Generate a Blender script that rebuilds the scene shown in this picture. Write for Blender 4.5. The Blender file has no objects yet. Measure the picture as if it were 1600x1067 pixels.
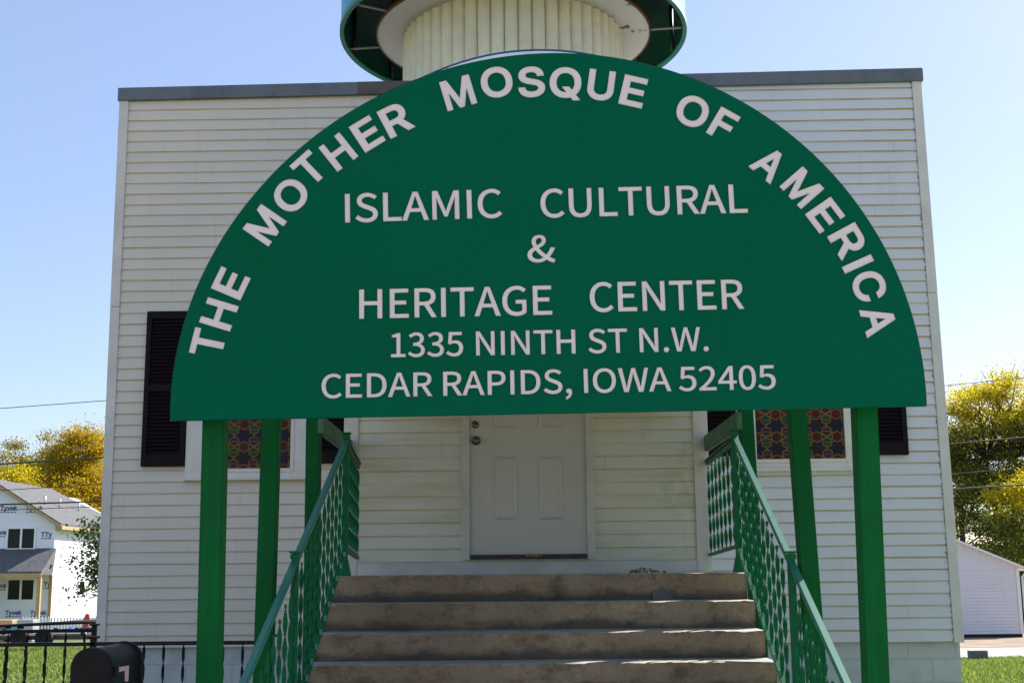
import bpy, bmesh, math, random, json
import numpy as np
from mathutils import Vector, Matrix
random.seed(7)
SC = bpy.context.scene
COL = SC.collection
R = math.radians

# ---------------------------------------------------------------- camera
F = 1968.0; PITCH = R(10.4); ROLL = 0.009
right0 = Vector((1, 0, 0)); up0 = Vector((0, -math.sin(PITCH), math.cos(PITCH))); FW = Vector((0, math.cos(PITCH), math.sin(PITCH)))
CR = right0*math.cos(ROLL) - up0*math.sin(ROLL)
CU = up0*math.cos(ROLL) + right0*math.sin(ROLL)
cam_d = bpy.data.cameras.new('camera'); cam = bpy.data.objects.new('camera', cam_d); COL.objects.link(cam)
cam_d.sensor_width = 36; cam_d.lens = F/1600*36; cam_d.clip_start = 0.1; cam_d.clip_end = 3000
m3 = Matrix((CR, CU, -FW)).transposed()
cam.matrix_world = m3.to_4x4()
SC.camera = cam

# ---------------------------------------------------------------- light
SUN_AZ = R(46); SUN_EL = R(37)      # azimuth measured from +x towards +y (behind the building, to the right)
sd = Vector((math.cos(SUN_AZ)*math.cos(SUN_EL), math.sin(SUN_AZ)*math.cos(SUN_EL), math.sin(SUN_EL)))
W = bpy.data.worlds.new('World'); SC.world = W; W.use_nodes = True
nt = W.node_tree; bg = nt.nodes['Background']
sky = nt.nodes.new('ShaderNodeTexSky'); sky.sky_type = 'NISHITA'; sky.sun_disc = False
sky.sun_elevation = SUN_EL; sky.sun_rotation = R(90) - SUN_AZ
sky.air_density = 1.0; sky.dust_density = 0.55; sky.ozone_density = 2.0; sky.altitude = 200
tint = nt.nodes.new('ShaderNodeMix'); tint.data_type = 'RGBA'; tint.blend_type = 'MULTIPLY'; tint.inputs[0].default_value = 1.0
tint.inputs[7].default_value = (1.02, 0.92, 0.95, 1)      # white balance of the air
nt.links.new(sky.outputs[0], tint.inputs[6]); haz = nt.nodes.new('ShaderNodeMix'); haz.data_type = 'RGBA'; haz.inputs[0].default_value = 0.40; haz.inputs[7].default_value = (2.15, 2.95, 4.35, 1)   # thin high haze evens the sky out
nt.links.new(tint.outputs[2], haz.inputs[6]); nt.links.new(haz.outputs[2], bg.inputs[0]); bg.inputs[1].default_value = 0.11
sl = bpy.data.lights.new('sun', 'SUN'); sl.energy = 5.0; sl.angle = R(0.53); sl.color = (1.0, 0.95, 0.86)
so = bpy.data.objects.new('sun', sl); COL.objects.link(so); so.rotation_euler = sd.to_track_quat('Z', 'Y').to_euler()
so.location = (20, 20, 30)
SC.view_settings.view_transform = 'Standard'; SC.view_settings.look = 'None'
SC.view_settings.exposure = 0.95; SC.view_settings.gamma = 1.0
SC.cycles.max_bounces = 8; SC.cycles.use_denoising = True
SC.cycles.sample_clamp_indirect = 6

G0 = -1.55                            # ground beside the building, the eye is at z = 0
def ground(y):
    return G0 if y < 13 else (G0 - 0.0276*(y-13) if y < 62 else -2.9)
def ray(px, py):
    return (FW*F + CR*(px-800) + CU*(533.5-py))
def at(px, py, Y):
    d = ray(px, py); return d*(Y/d.y)

# ---------------------------------------------------------------- object helpers
def tag(o, label=None, cat=None, group=None, kind=None):
    if label: o['label'] = label
    if cat: o['category'] = cat
    if group: o['group'] = group
    if kind: o['kind'] = kind
    return o
def empty(name, loc=(0, 0, 0), rot=(0, 0, 0)):
    o = bpy.data.objects.new(name, None); COL.objects.link(o); o.location = loc; o.rotation_euler = rot
    o.empty_display_size = 0.2
    return o
def finish(name, bm, mats, parent=None, smooth=False, loc=None):
    me = bpy.data.meshes.new(name); 
    bmesh.ops.recalc_face_normals(bm, faces=bm.faces)
    bm.to_mesh(me); bm.free()
    for m in (mats if isinstance(mats, (list, tuple)) else [mats]): me.materials.append(m)
    if smooth:
        for p in me.polygons: p.use_smooth = True
    o = bpy.data.objects.new(name, me); COL.objects.link(o)
    if parent: o.parent = parent
    if loc is not None: o.location = loc
    return o
def link_copy(src, parent=None, loc=None, rot=None):
    c = src.copy(); COL.objects.link(c)
    if parent is not None: c.parent = parent
    if loc is not None: c.location = loc
    if rot is not None: c.rotation_euler = rot
    return c
def copy_tree(o, parent=None):
    c = o.copy(); COL.objects.link(c); c.parent = parent
    for ch in list(o.children): copy_tree(ch, c)
    return c
def BM(): return bmesh.new()
def box(bm, x0, x1, y0, y1, z0, z1, mi=0, bev=0.0):
    vs = [bm.verts.new(v) for v in ((x0,y0,z0),(x1,y0,z0),(x1,y1,z0),(x0,y1,z0),(x0,y0,z1),(x1,y0,z1),(x1,y1,z1),(x0,y1,z1))]
    fs = [bm.faces.new([vs[i] for i in q]) for q in ((0,3,2,1),(4,5,6,7),(0,1,5,4),(1,2,6,5),(2,3,7,6),(3,0,4,7))]
    for f in fs: f.material_index = mi
    if bev > 0:
        es = list({e for f in fs for e in f.edges})
        bmesh.ops.bevel(bm, geom=es, offset=bev, segments=2, profile=0.6, affect='EDGES', material=-1)
    return vs
def poly(bm, pts, mi=0):
    f = bm.faces.new([bm.verts.new(p) for p in pts]); f.material_index = mi; return f
def prism(bm, pts, depth, mi=0):
    """pts: list of 3D points (planar), depth: vector"""
    d = Vector(depth); a = [bm.verts.new(p) for p in pts]; b = [bm.verts.new(Vector(p)+d) for p in pts]; n = len(a)
    fs = [bm.faces.new(a), bm.faces.new(b[::-1])]
    for i in range(n): fs.append(bm.faces.new((a[i], a[(i+1) % n], b[(i+1) % n], b[i])))
    for f in fs: f.material_index = mi
def tube(bm, pts, rad, n=8, caps=True, mi=0):
    pts = [Vector(p) for p in pts]
    rr = rad if isinstance(rad, (list, tuple)) else [rad]*len(pts)
    rings = []; ref = None
    for i, p in enumerate(pts):
        t = (pts[min(i+1, len(pts)-1)] - pts[max(i-1, 0)]).normalized()
        if ref is None: ref = t.orthogonal().normalized()
        u = (ref - t*ref.dot(t)).normalized(); ref = u; v = t.cross(u)
        rings.append([bm.verts.new(p + (u*math.cos(2*math.pi*k/n) + v*math.sin(2*math.pi*k/n))*rr[i]) for k in range(n)])
    for a, b in zip(rings, rings[1:]):
        for k in range(n):
            f = bm.faces.new((a[k], a[(k+1) % n], b[(k+1) % n], b[k])); f.material_index = mi; f.smooth = True
    if caps:
        for r_ in (rings[0][::-1], rings[-1]):
            f = bm.faces.new(r_); f.material_index = mi
def lathe(bm, prof, n=48, cx=0, cy=0, mi=0, a0=0, a1=2*math.pi):
    full = abs(a1-a0-2*math.pi) < 1e-6; m = n if full else n+1
    rings = [[bm.verts.new((cx+r*math.cos(a0+(a1-a0)*k/n), cy+r*math.sin(a0+(a1-a0)*k/n), z)) for k in range(m)] for r, z in prof]
    for a, b in zip(rings, rings[1:]):
        for k in range(n):
            f = bm.faces.new((a[k], a[(k+1) % m], b[(k+1) % m], b[k])); f.material_index = mi; f.smooth = True
    return rings

# ---------------------------------------------------------------- materials
MATS = {}
class NB:
    def __init__(s, name):
        s.m = bpy.data.materials.new(name); s.m.use_nodes = True; s.t = s.m.node_tree; s.N = s.t.nodes; s.L = s.t.links
        s.b = s.N['Principled BSDF']; s.tc = s.N.new('ShaderNodeTexCoord'); MATS[name] = s.m
    def noise(s, scale, detail=4, rough=0.6, vec=None, sc=None):
        n = s.N.new('ShaderNodeTexNoise'); n.inputs['Scale'].default_value = scale; n.inputs['Detail'].default_value = detail; n.inputs['Roughness'].default_value = rough
        v = vec or s.tc.outputs['Object']
        if sc:
            mp = s.N.new('ShaderNodeMapping'); mp.inputs['Scale'].default_value = sc; s.L.new(v, mp.inputs[0]); v = mp.outputs[0]
        s.L.new(v, n.inputs['Vector']); return n.outputs['Fac']
    def ramp(s, fac, stops):
        r = s.N.new('ShaderNodeValToRGB'); e = r.color_ramp.elements
        while len(e) < len(stops): e.new(0.5)
        for el, (p, c) in zip(e, stops): el.position = p; el.color = (*c, 1) if len(c) == 3 else c
        s.L.new(fac, r.inputs[0]); return r.outputs[0]
    def mix(s, fac, a, b, mode='MIX'):
        n = s.N.new('ShaderNodeMix'); n.data_type = 'RGBA'; n.blend_type = mode
        for i, v in ((0, fac), (6, a), (7, b)):
            if hasattr(v, 'links') or isinstance(v, bpy.types.NodeSocket): s.L.new(v, n.inputs[i])
            elif isinstance(v, (int, float)): n.inputs[i].default_value = v
            else: n.inputs[i].default_value = (*v, 1)
        return n.outputs[2]
    def math(s, op, a, b=0.0, c=None):
        n = s.N.new('ShaderNodeMath'); n.operation = op
        for i, v in ((0, a), (1, b), (2, c)):
            if v is None: continue
            if isinstance(v, bpy.types.NodeSocket): s.L.new(v, n.inputs[i])
            else: n.inputs[i].default_value = v
        return n.outputs[0]
    def xyz(s, out=None):
        n = s.N.new('ShaderNodeSeparateXYZ'); s.L.new(out or s.tc.outputs['Object'], n.inputs[0]); return n.outputs
    def bump(s, h, strength=0.3, dist=0.01):
        n = s.N.new('ShaderNodeBump'); n.inputs['Strength'].default_value = strength; n.inputs['Distance'].default_value = dist
        s.L.new(h, n.inputs['Height']); s.L.new(n.outputs[0], s.b.inputs['Normal'])
    def set(s, col=None, rough=None, metal=None, spec=None):
        if col is not None:
            if isinstance(col, bpy.types.NodeSocket): s.L.new(col, s.b.inputs['Base Color'])
            else: s.b.inputs['Base Color'].default_value = (*col, 1)
        if rough is not None:
            if isinstance(rough, bpy.types.NodeSocket): s.L.new(rough, s.b.inputs['Roughness'])
            else: s.b.inputs['Roughness'].default_value = rough
        if metal is not None: s.b.inputs['Metallic'].default_value = metal
        if spec is not None: s.b.inputs['Specular IOR Level'].default_value = spec
        return s.m

def simple(name, col, rough=0.6, var=0.15, scale=6, bump=0.0, bscale=60, metal=0, spec=None, col2=None):
    b = NB(name); n = b.noise(scale, 6, 0.65)
    lo = tuple(c*(1-var) for c in col); hi = tuple(min(1, c*(1+var)) for c in (col2 or col))
    b.set(b.ramp(n, [(0.3, lo), (0.7, hi)]), rough, metal, spec)
    if bump: b.bump(b.noise(bscale, 4), bump, 0.01)
    return b.m

def siding_mat(name, base, z0, exposure, line=0.0, blotch=(0.45, 0.42, 0.33), amt=0.25, algae=False, edge=None, joints=0.4):
    b = NB(name); x = b.xyz()
    big = b.noise(1.1, 5, 0.6, sc=(1, 1, 0.6)); fine = b.noise(24, 6, 0.7, sc=(0.25, 1, 1.6))
    # each board has its own slight shade
    bi = b.math('FLOOR', b.math('DIVIDE', b.math('SUBTRACT', x[2], z0), exposure))
    wn = b.N.new('ShaderNodeTexWhiteNoise'); wn.noise_dimensions = '1D'; b.L.new(bi, wn.inputs['W'])
    c = b.mix(b.math('MULTIPLY', wn.outputs['Value'], 0.10), base, tuple(v*0.55 for v in base))
    c = b.mix(b.ramp(big, [(0.42, (0, 0, 0)), (0.75, (amt, amt, amt))]), c, blotch)
    c = b.mix(b.ramp(fine, [(0.52, (0, 0, 0)), (0.8, (0.35*amt*2, )*3)]), c, tuple(v*0.7 for v in blotch))
    # butt joints between board lengths
    sx_ = b.math('ADD', b.math('MULTIPLY', wn.outputs['Value'], 8.6), -4.4)
    bj = b.math('LESS_THAN', b.math('ABSOLUTE', b.math('SUBTRACT', x[0], sx_)), 0.0022)
    c = b.mix(b.math('MULTIPLY', bj, joints), c, (0.12, 0.10, 0.08))
    # rain streaks
    st = b.noise(9, 5, 0.7, sc=(1, 1, 0.12))
    c = b.mix(b.ramp(st, [(0.56, (0, 0, 0)), (0.72, (0.22,)*3)]), c, (0.40, 0.37, 0.31))
    # warm light reflected under each lap, painted as a ragged yellow-brown band
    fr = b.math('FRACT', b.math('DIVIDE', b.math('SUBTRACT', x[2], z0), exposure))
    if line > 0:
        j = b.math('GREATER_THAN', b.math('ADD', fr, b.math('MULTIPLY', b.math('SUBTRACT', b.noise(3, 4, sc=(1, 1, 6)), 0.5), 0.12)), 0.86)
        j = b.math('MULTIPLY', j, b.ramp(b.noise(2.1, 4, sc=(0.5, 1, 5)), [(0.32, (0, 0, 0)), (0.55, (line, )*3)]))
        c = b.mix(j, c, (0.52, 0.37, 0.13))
    # knots and nail specks
    v = b.N.new('ShaderNodeTexVoronoi'); v.inputs['Scale'].default_value = 2.6; v.inputs['Randomness'].default_value = 1
    b.L.new(b.tc.outputs['Object'], v.inputs['Vector'])
    sp = b.math('LESS_THAN', v.outputs['Distance'], 0.02)
    c = b.mix(b.math('MULTIPLY', sp, 0.8), c, (0.08, 0.06, 0.04))
    if edge:
        ex_ = b.math('ADD', b.math('MULTIPLY', b.math('SUBTRACT', x[2], edge[1]), edge[2]), edge[0])
        dd = b.math('SUBTRACT', ex_, x[0])
        nn = b.noise(7, 6, 0.8, sc=(1, 1, 2.5))
        kk = b.math('GREATER_THAN', b.math('SUBTRACT', nn, b.math('MULTIPLY', dd, 9.0)), 0.47)
        c = b.mix(b.math('MULTIPLY', kk, 0.75), c, (0.10, 0.085, 0.06))
    if algae:
        a = b.math('SUBTRACT', 1.0, b.math('MULTIPLY', b.math('ABSOLUTE', b.math('SUBTRACT', x[0], 1.32)), 1.9))
        a2 = b.math('SUBTRACT', 1.0, b.math('MULTIPLY', b.math('ABSOLUTE', b.math('SUBTRACT', x[2], 2.20)), 2.6))
        k = b.math('MULTIPLY', b.math('MAXIMUM', a, 0.0), b.math('MAXIMUM', a2, 0.0))
        k = b.math('MULTIPLY', k, b.ramp(b.noise(6, 5, 0.7), [(0.4, (0, 0, 0)), (0.62, (1, 1, 1))]))
        c = b.mix(b.math('MULTIPLY', k, 0.6), c, (0.22, 0.34, 0.22))
        k2 = b.ramp(b.noise(2.2, 5, 0.6, sc=(0.35, 1, 2.5)), [(0.5, (0, 0, 0)), (0.7, (0.45, )*3)])
        c = b.mix(k2, c, (0.55, 0.47, 0.26))
    b.set(c, 0.55); b.bump(b.noise(60, 4, 0.6, sc=(0.2, 1, 1)), 0.15, 0.004)
    return b.m

EXPO = 0.1016
M = {}
M['trim'] = simple('trim_paint', (0.72, 0.66, 0.60), 0.5, 0.12, 3, 0.1)
M['trim_w'] = simple('window_trim', (0.75, 0.69, 0.62), 0.45, 0.1, 4, 0.1)
M['door'] = simple('door_paint', (0.66, 0.61, 0.56), 0.4, 0.06, 1.5, 0.05)
M['doorcase'] = simple('door_casing', (0.66, 0.63, 0.57), 0.5, 0.14, 4, 0.1)
M['green_sign'] = simple('sign_enamel', (0.0, 0.112, 0.050), 0.6, 0.06, 0.8, 0.02, 30, spec=0.05, col2=(0.0, 0.118, 0.066))
M['letter'] = simple('sign_letter', (0.80, 0.72, 0.72), 0.5, 0.04, 8)
b = NB('post_green'); g = b.noise(26, 6, 0.75, sc=(1, 1, 0.06)); n = b.noise(2.5, 5, 0.6)
c = b.mix(b.ramp(g, [(0.42, (0, 0, 0)), (0.7, (0.55,)*3)]), b.ramp(n, [(0.3, (0.0, 0.100, 0.024)), (0.7, (0.0, 0.135, 0.024))]), (0.0, 0.065, 0.018))
c = b.mix(b.ramp(b.noise(34, 5, 0.8, sc=(1, 1, 0.4)), [(0.70, (0, 0, 0)), (0.73, (0.7,)*3)]), c, (0.10, 0.17, 0.10)); b.set(c, 0.5, spec=0.12); b.bump(g, 0.35, 0.006); M['post'] = b.m
M['beam'] = simple('beam_green', (0.05, 0.17, 0.075), 0.55, 0.3, 5, 0.2)
b = NB('rail_green'); n = b.noise(28, 6, 0.7)
c = b.ramp(b.noise(3, 4), [(0.3, (0.001, 0.105, 0.036)), (0.7, (0.002, 0.155, 0.058))])
c = b.mix(b.ramp(n, [(0.62, (0, 0, 0)), (0.70, (0.8, 0.8, 0.8))]), c, (0.01, 0.04, 0.03)); b.set(c, 0.45, spec=0.2); M['rail'] = b.m
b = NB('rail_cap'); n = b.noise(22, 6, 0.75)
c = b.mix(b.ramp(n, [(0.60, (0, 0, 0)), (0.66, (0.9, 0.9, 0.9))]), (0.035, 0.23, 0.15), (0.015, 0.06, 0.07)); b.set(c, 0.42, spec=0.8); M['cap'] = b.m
M['shutter'] = simple('shutter_plum', (0.012, 0.007, 0.009), 0.6, 0.2, 5, spec=0.12)
b = NB('flashing_metal'); n = b.noise(2.2, 5, 0.7, sc=(1, 1, 1))
c = b.ramp(n, [(0.3, (0.10, 0.105, 0.11)), (0.55, (0.16, 0.17, 0.18)), (0.8, (0.17, 0.13, 0.11))]); b.set(c, b.ramp(n, [(0.3, (0.35,)*3), (0.8, (0.6,)*3)]), 0.35); b.bump(b.noise(5, 3), 0.25, 0.02); M['flash'] = b.m
b = NB('flashing_brown'); n = b.noise(4, 5, 0.7, sc=(1, 1, 1))
c = b.ramp(n, [(0.3, (0.09, 0.08, 0.075)), (0.8, (0.16, 0.12, 0.09))]); b.set(c, 0.6, 0.2); M['flash2'] = b.m  # browner tone for the middle coping lengths
M['edge'] = simple('sign_edge_sunlit', (0.45, 0.55, 0.50), 0.4, 0.1, 4)
M['blue_edge'] = simple('blue_drip_edge', (0.04, 0.12, 0.26), 0.35, 0.15, 4, metal=0.2)
M['white'] = simple('white_board', (0.88, 0.88, 0.86), 0.5, 0.08, 3)
M['cream'] = simple('cream_column', (0.94, 0.85, 0.62), 0.55, 0.10, 5, 0.15, 40)
b = NB('painted_disc'); n = b.noise(2.4, 7, 0.75); n2 = b.noise(0.9, 5)
c = b.ramp(n2, [(0.3, (0.72, 0.70, 0.66)), (0.7, (0.80, 0.79, 0.77))])
c = b.mix(b.ramp(n, [(0.61, (0, 0, 0)), (0.625, (1, 1, 1))]), c, (0.12, 0.07, 0.05)); b.set(c, 0.6); b.bump(n, 0.4, 0.01); M['disc'] = b.m
M['ply'] = simple('plywood_edge', (0.16, 0.07, 0.035), 0.7, 0.4, 12, 0.3)
M['drum'] = simple('drum_turquoise', (0.005, 0.34, 0.52), 0.4, 0.08, 3, spec=0.8)
M['drum_in'] = simple('drum_inside_green', (0.003, 0.07, 0.045), 0.5, 0.3, 2)
M['rim'] = simple('rim_green', (0.01, 0.22, 0.15), 0.4, 0.2, 6)
M['dark'] = simple('dark_steel', (0.008, 0.02, 0.018), 0.5, 0.2, 6)
M['greymetal'] = simple('grey_strut', (0.35, 0.36, 0.36), 0.4, 0.2, 6)
M['iron'] = simple('black_iron', (0.009, 0.007, 0.009), 0.4, 0.3, 20, 0.2, spec=0.2)
M['mail'] = simple('mailbox_black', (0.013, 0.011, 0.012), 0.42, 0.3, 5, 0.12, 20, spec=0.12)
M['mailside'] = simple('mailbox_sheet', (0.010, 0.013, 0.024), 0.35, 0.3, 5, 0.08, 20, spec=0.2)
M['pinknum'] = simple('pink_sticker', (0.55, 0.38, 0.38), 0.5, 0.06, 20)
M['brass'] = simple('worn_brass', (0.20, 0.15, 0.09), 0.35, 0.3, 30, metal=0.8)
M['sill'] = simple('threshold_brown', (0.07, 0.045, 0.035), 0.6, 0.3, 8, 0.2)
M['leaf_y'] = simple('fallen_leaf', (0.40, 0.32, 0.03), 0.6, 0.3, 30)
M['leaf_b'] = simple('dry_leaf', (0.22, 0.15, 0.06), 0.7, 0.4, 30)
M['ochre'] = simple('rusty_ochre', (0.30, 0.16, 0.03), 0.7, 0.35, 9, 0.2)
M['glassk'] = simple('window_glass', (0.01, 0.012, 0.015), 0.08, 0.1, 2, spec=0.15)
def conc(name, a, bcol, moss=0.3, sc=1.0, foot=None):
    b = NB(name); x = b.xyz()
    big = b.noise(1.3*sc, 6, 0.65, sc=(1, 1, 1.5)); mid = b.noise(7*sc, 8, 0.75, sc=(1, 1, 1.3)); fine = b.noise(80, 4, 0.6)
    c = b.ramp(big, [(0.3, a), (0.7, bcol)])
    c = b.mix(b.ramp(mid, [(0.5, (0, 0, 0)), (0.68, (0.75,)*3)]), c, tuple(v*0.38 for v in a))
    c = b.mix(b.ramp(b.noise(3.1*sc, 6, 0.7), [(0.56, (0, 0, 0)), (0.68, (moss,)*3)]), c, (0.06, 0.07, 0.02))
    c = b.mix(b.ramp(fine, [(0.35, (0.3,)*3), (0.6, (0, 0, 0))]), c, tuple(v*0.6 for v in a))
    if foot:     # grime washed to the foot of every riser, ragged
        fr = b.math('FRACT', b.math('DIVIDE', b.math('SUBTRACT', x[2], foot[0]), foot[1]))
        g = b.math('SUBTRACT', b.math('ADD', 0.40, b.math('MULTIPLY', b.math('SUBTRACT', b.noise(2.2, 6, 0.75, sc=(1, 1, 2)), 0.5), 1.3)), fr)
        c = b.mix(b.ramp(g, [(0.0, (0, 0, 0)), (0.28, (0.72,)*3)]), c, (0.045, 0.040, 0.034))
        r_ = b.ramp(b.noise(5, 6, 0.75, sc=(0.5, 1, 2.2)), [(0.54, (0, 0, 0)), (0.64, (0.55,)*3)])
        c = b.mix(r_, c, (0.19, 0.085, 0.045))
    b.set(c, 0.85); 
    h = b.math('ADD', b.math('MULTIPLY', mid, 0.7), b.math('MULTIPLY', fine, 0.3)); b.bump(h, 0.5, 0.02); return b.m
M['tread'] = conc('sunlit_tread_concrete', (0.42, 0.39, 0.34), (0.58, 0.55, 0.49), 0.1)  # sunlight put into the colour: treads paler than risers to look lit
M['patch'] = conc('patch_concrete', (0.15, 0.14, 0.13), (0.18, 0.17, 0.16), 0.0)
M['walk'] = conc('walk_concrete', (0.42, 0.40, 0.37), (0.50, 0.48, 0.44), 0.05, 0.4)
b = NB('painted_block'); br = b.N.new('ShaderNodeTexBrick'); mp = b.N.new('ShaderNodeMapping'); mp.inputs['Rotation'].default_value = (R(90), 0, 0)
b.L.new(b.tc.outputs['Object'], mp.inputs[0]); b.L.new(mp.outputs[0], br.inputs['Vector'])
br.inputs['Scale'].default_value = 1; br.inputs['Brick Width'].default_value = 0.4; br.inputs['Row Height'].default_value = 0.2; br.inputs['Mortar Size'].default_value = 0.006
br.inputs['Color1'].default_value = (0.60, 0.62, 0.60, 1); br.inputs['Color2'].default_value = (0.56, 0.58, 0.57, 1); br.inputs['Mortar'].default_value = (0.47, 0.48, 0.46, 1)
c = b.mix(b.ramp(b.noise(4, 7, 0.7), [(0.5, (0, 0, 0)), (0.72, (0.6,)*3)]), br.outputs[0], (0.36, 0.37, 0.34)); b.set(c, 0.75); b.bump(b.noise(14, 6, 0.7), 0.5, 0.02); M['block'] = b.m
b = NB('lawn'); n = b.noise(0.35, 6, 0.7); n2 = b.noise(9, 6, 0.8)
c = b.mix(b.ramp(n2, [(0.3, (0, 0, 0)), (0.7, (0.8,)*3)]), b.ramp(n, [(0.35, (0.10, 0.17, 0.022)), (0.65, (0.16, 0.21, 0.035))]), (0.04, 0.075, 0.012)); b.set(c, 0.9); b.bump(n2, 0.6, 0.05); M['lawn'] = b.m
M['road'] = conc('road_bounce_tan', (0.44, 0.35, 0.24), (0.56, 0.45, 0.31), 0.05, 0.4)  # tan picked so the unseen street throws warm light on the facade
M['dirt'] = simple('leafy_dirt', (0.20, 0.13, 0.09), 0.9, 0.35, 1.2, 0.5, 8, col2=(0.28, 0.20, 0.12))
b = NB('wrap_white'); c = b.ramp(b.noise(0.8, 5, 0.6), [(0.3, (0.80, 0.79, 0.88)), (0.7, (0.88, 0.87, 0.93))]); b.set(c, 0.45); b.bump(b.noise(1.2, 3, sc=(1, 1, 0.3)), 0.35, 0.05); M['wrap'] = b.m
M['shingle'] = simple('grey_shingle', (0.11, 0.11, 0.115), 0.85, 0.35, 5, 0.5, 9)
M['lumber'] = simple('raw_lumber', (0.50, 0.32, 0.16), 0.65, 0.15, 3)
M['ink'] = simple('wrap_ink', (0.10, 0.11, 0.20), 0.5, 0.05, 3)
M['inkpink'] = simple('wrap_ink_pale', (0.55, 0.36, 0.42), 0.5, 0.05, 3)
M['gar'] = siding_mat('garage_siding', (0.80, 0.78, 0.82), 0.0, 0.12, 0.0, (0.5, 0.48, 0.5), 0.1)
M['bark'] = simple('bark', (0.045, 0.035, 0.028), 0.9, 0.3, 3, 0.6, 8)
M['cable'] = simple('cable_black', (0.05, 0.045, 0.045), 0.6, 0.1, 2)
M['pole'] = simple('pole_wood', (0.12, 0.08, 0.05), 0.8, 0.3, 3, 0.4)
M['blue'] = simple('blue_tarp', (0.02, 0.09, 0.38), 0.5, 0.1, 3)
M['red'] = simple('red_plastic', (0.5, 0.03, 0.03), 0.4, 0.1, 3)
M['tyre'] = simple('tyre_rubber', (0.015, 0.015, 0.015), 0.8, 0.2, 3)
M['brownmud'] = simple('trailer_deck', (0.10, 0.075, 0.055), 0.8, 0.3, 3)
M['teal'] = simple('teal_drum', (0.05, 0.35, 0.38), 0.4, 0.1, 3)
def leafmat(name, cols, trans=0.5):
    b = NB(name); t = b.t
    g = b.N.new('ShaderNodeNewGeometry'); r = b.ramp(g.outputs['Random Per Island'], [(i/(len(cols)-1), c) for i, c in enumerate(cols)])
    tr = b.N.new('ShaderNodeBsdfTranslucent'); mx = b.N.new('ShaderNodeMixShader'); mx.inputs[0].default_value = trans
    b.set(r, 0.6); b.L.new(r, tr.inputs[0]); b.L.new(b.b.outputs[0], mx.inputs[1]); b.L.new(tr.outputs[0], mx.inputs[2])
    b.L.new(mx.outputs[0], b.N['Material Output'].inputs[0]); return b.m
M['lf_yellow'] = leafmat('foliage_yellow', [(0.25, 0.26, 0.010), (0.48, 0.44, 0.012), (0.70, 0.56, 0.015), (0.78, 0.50, 0.015)], 0.65)
M['lf_mix'] = leafmat('foliage_yellow_green', [(0.03, 0.055, 0.008), (0.06, 0.09, 0.01), (0.13, 0.15, 0.012), (0.36, 0.33, 0.012)], 0.5)
M['lf_green'] = leafmat('foliage_green', [(0.025, 0.05, 0.01), (0.05, 0.08, 0.015), (0.08, 0.10, 0.015)])
M['lf_olive'] = leafmat('foliage_olive', [(0.16, 0.13, 0.03), (0.30, 0.25, 0.03), (0.36, 0.34, 0.02), (0.36, 0.22, 0.06)], 0.55)
M['lf_orange'] = leafmat('foliage_orange', [(0.34, 0.25, 0.006), (0.44, 0.32, 0.008), (0.54, 0.38, 0.008), (0.62, 0.38, 0.006)], 0.6)
M['lf_grass'] = leafmat('grass_blade', [(0.11, 0.18, 0.03), (0.19, 0.27, 0.045), (0.32, 0.36, 0.08)], 0.5)

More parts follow.
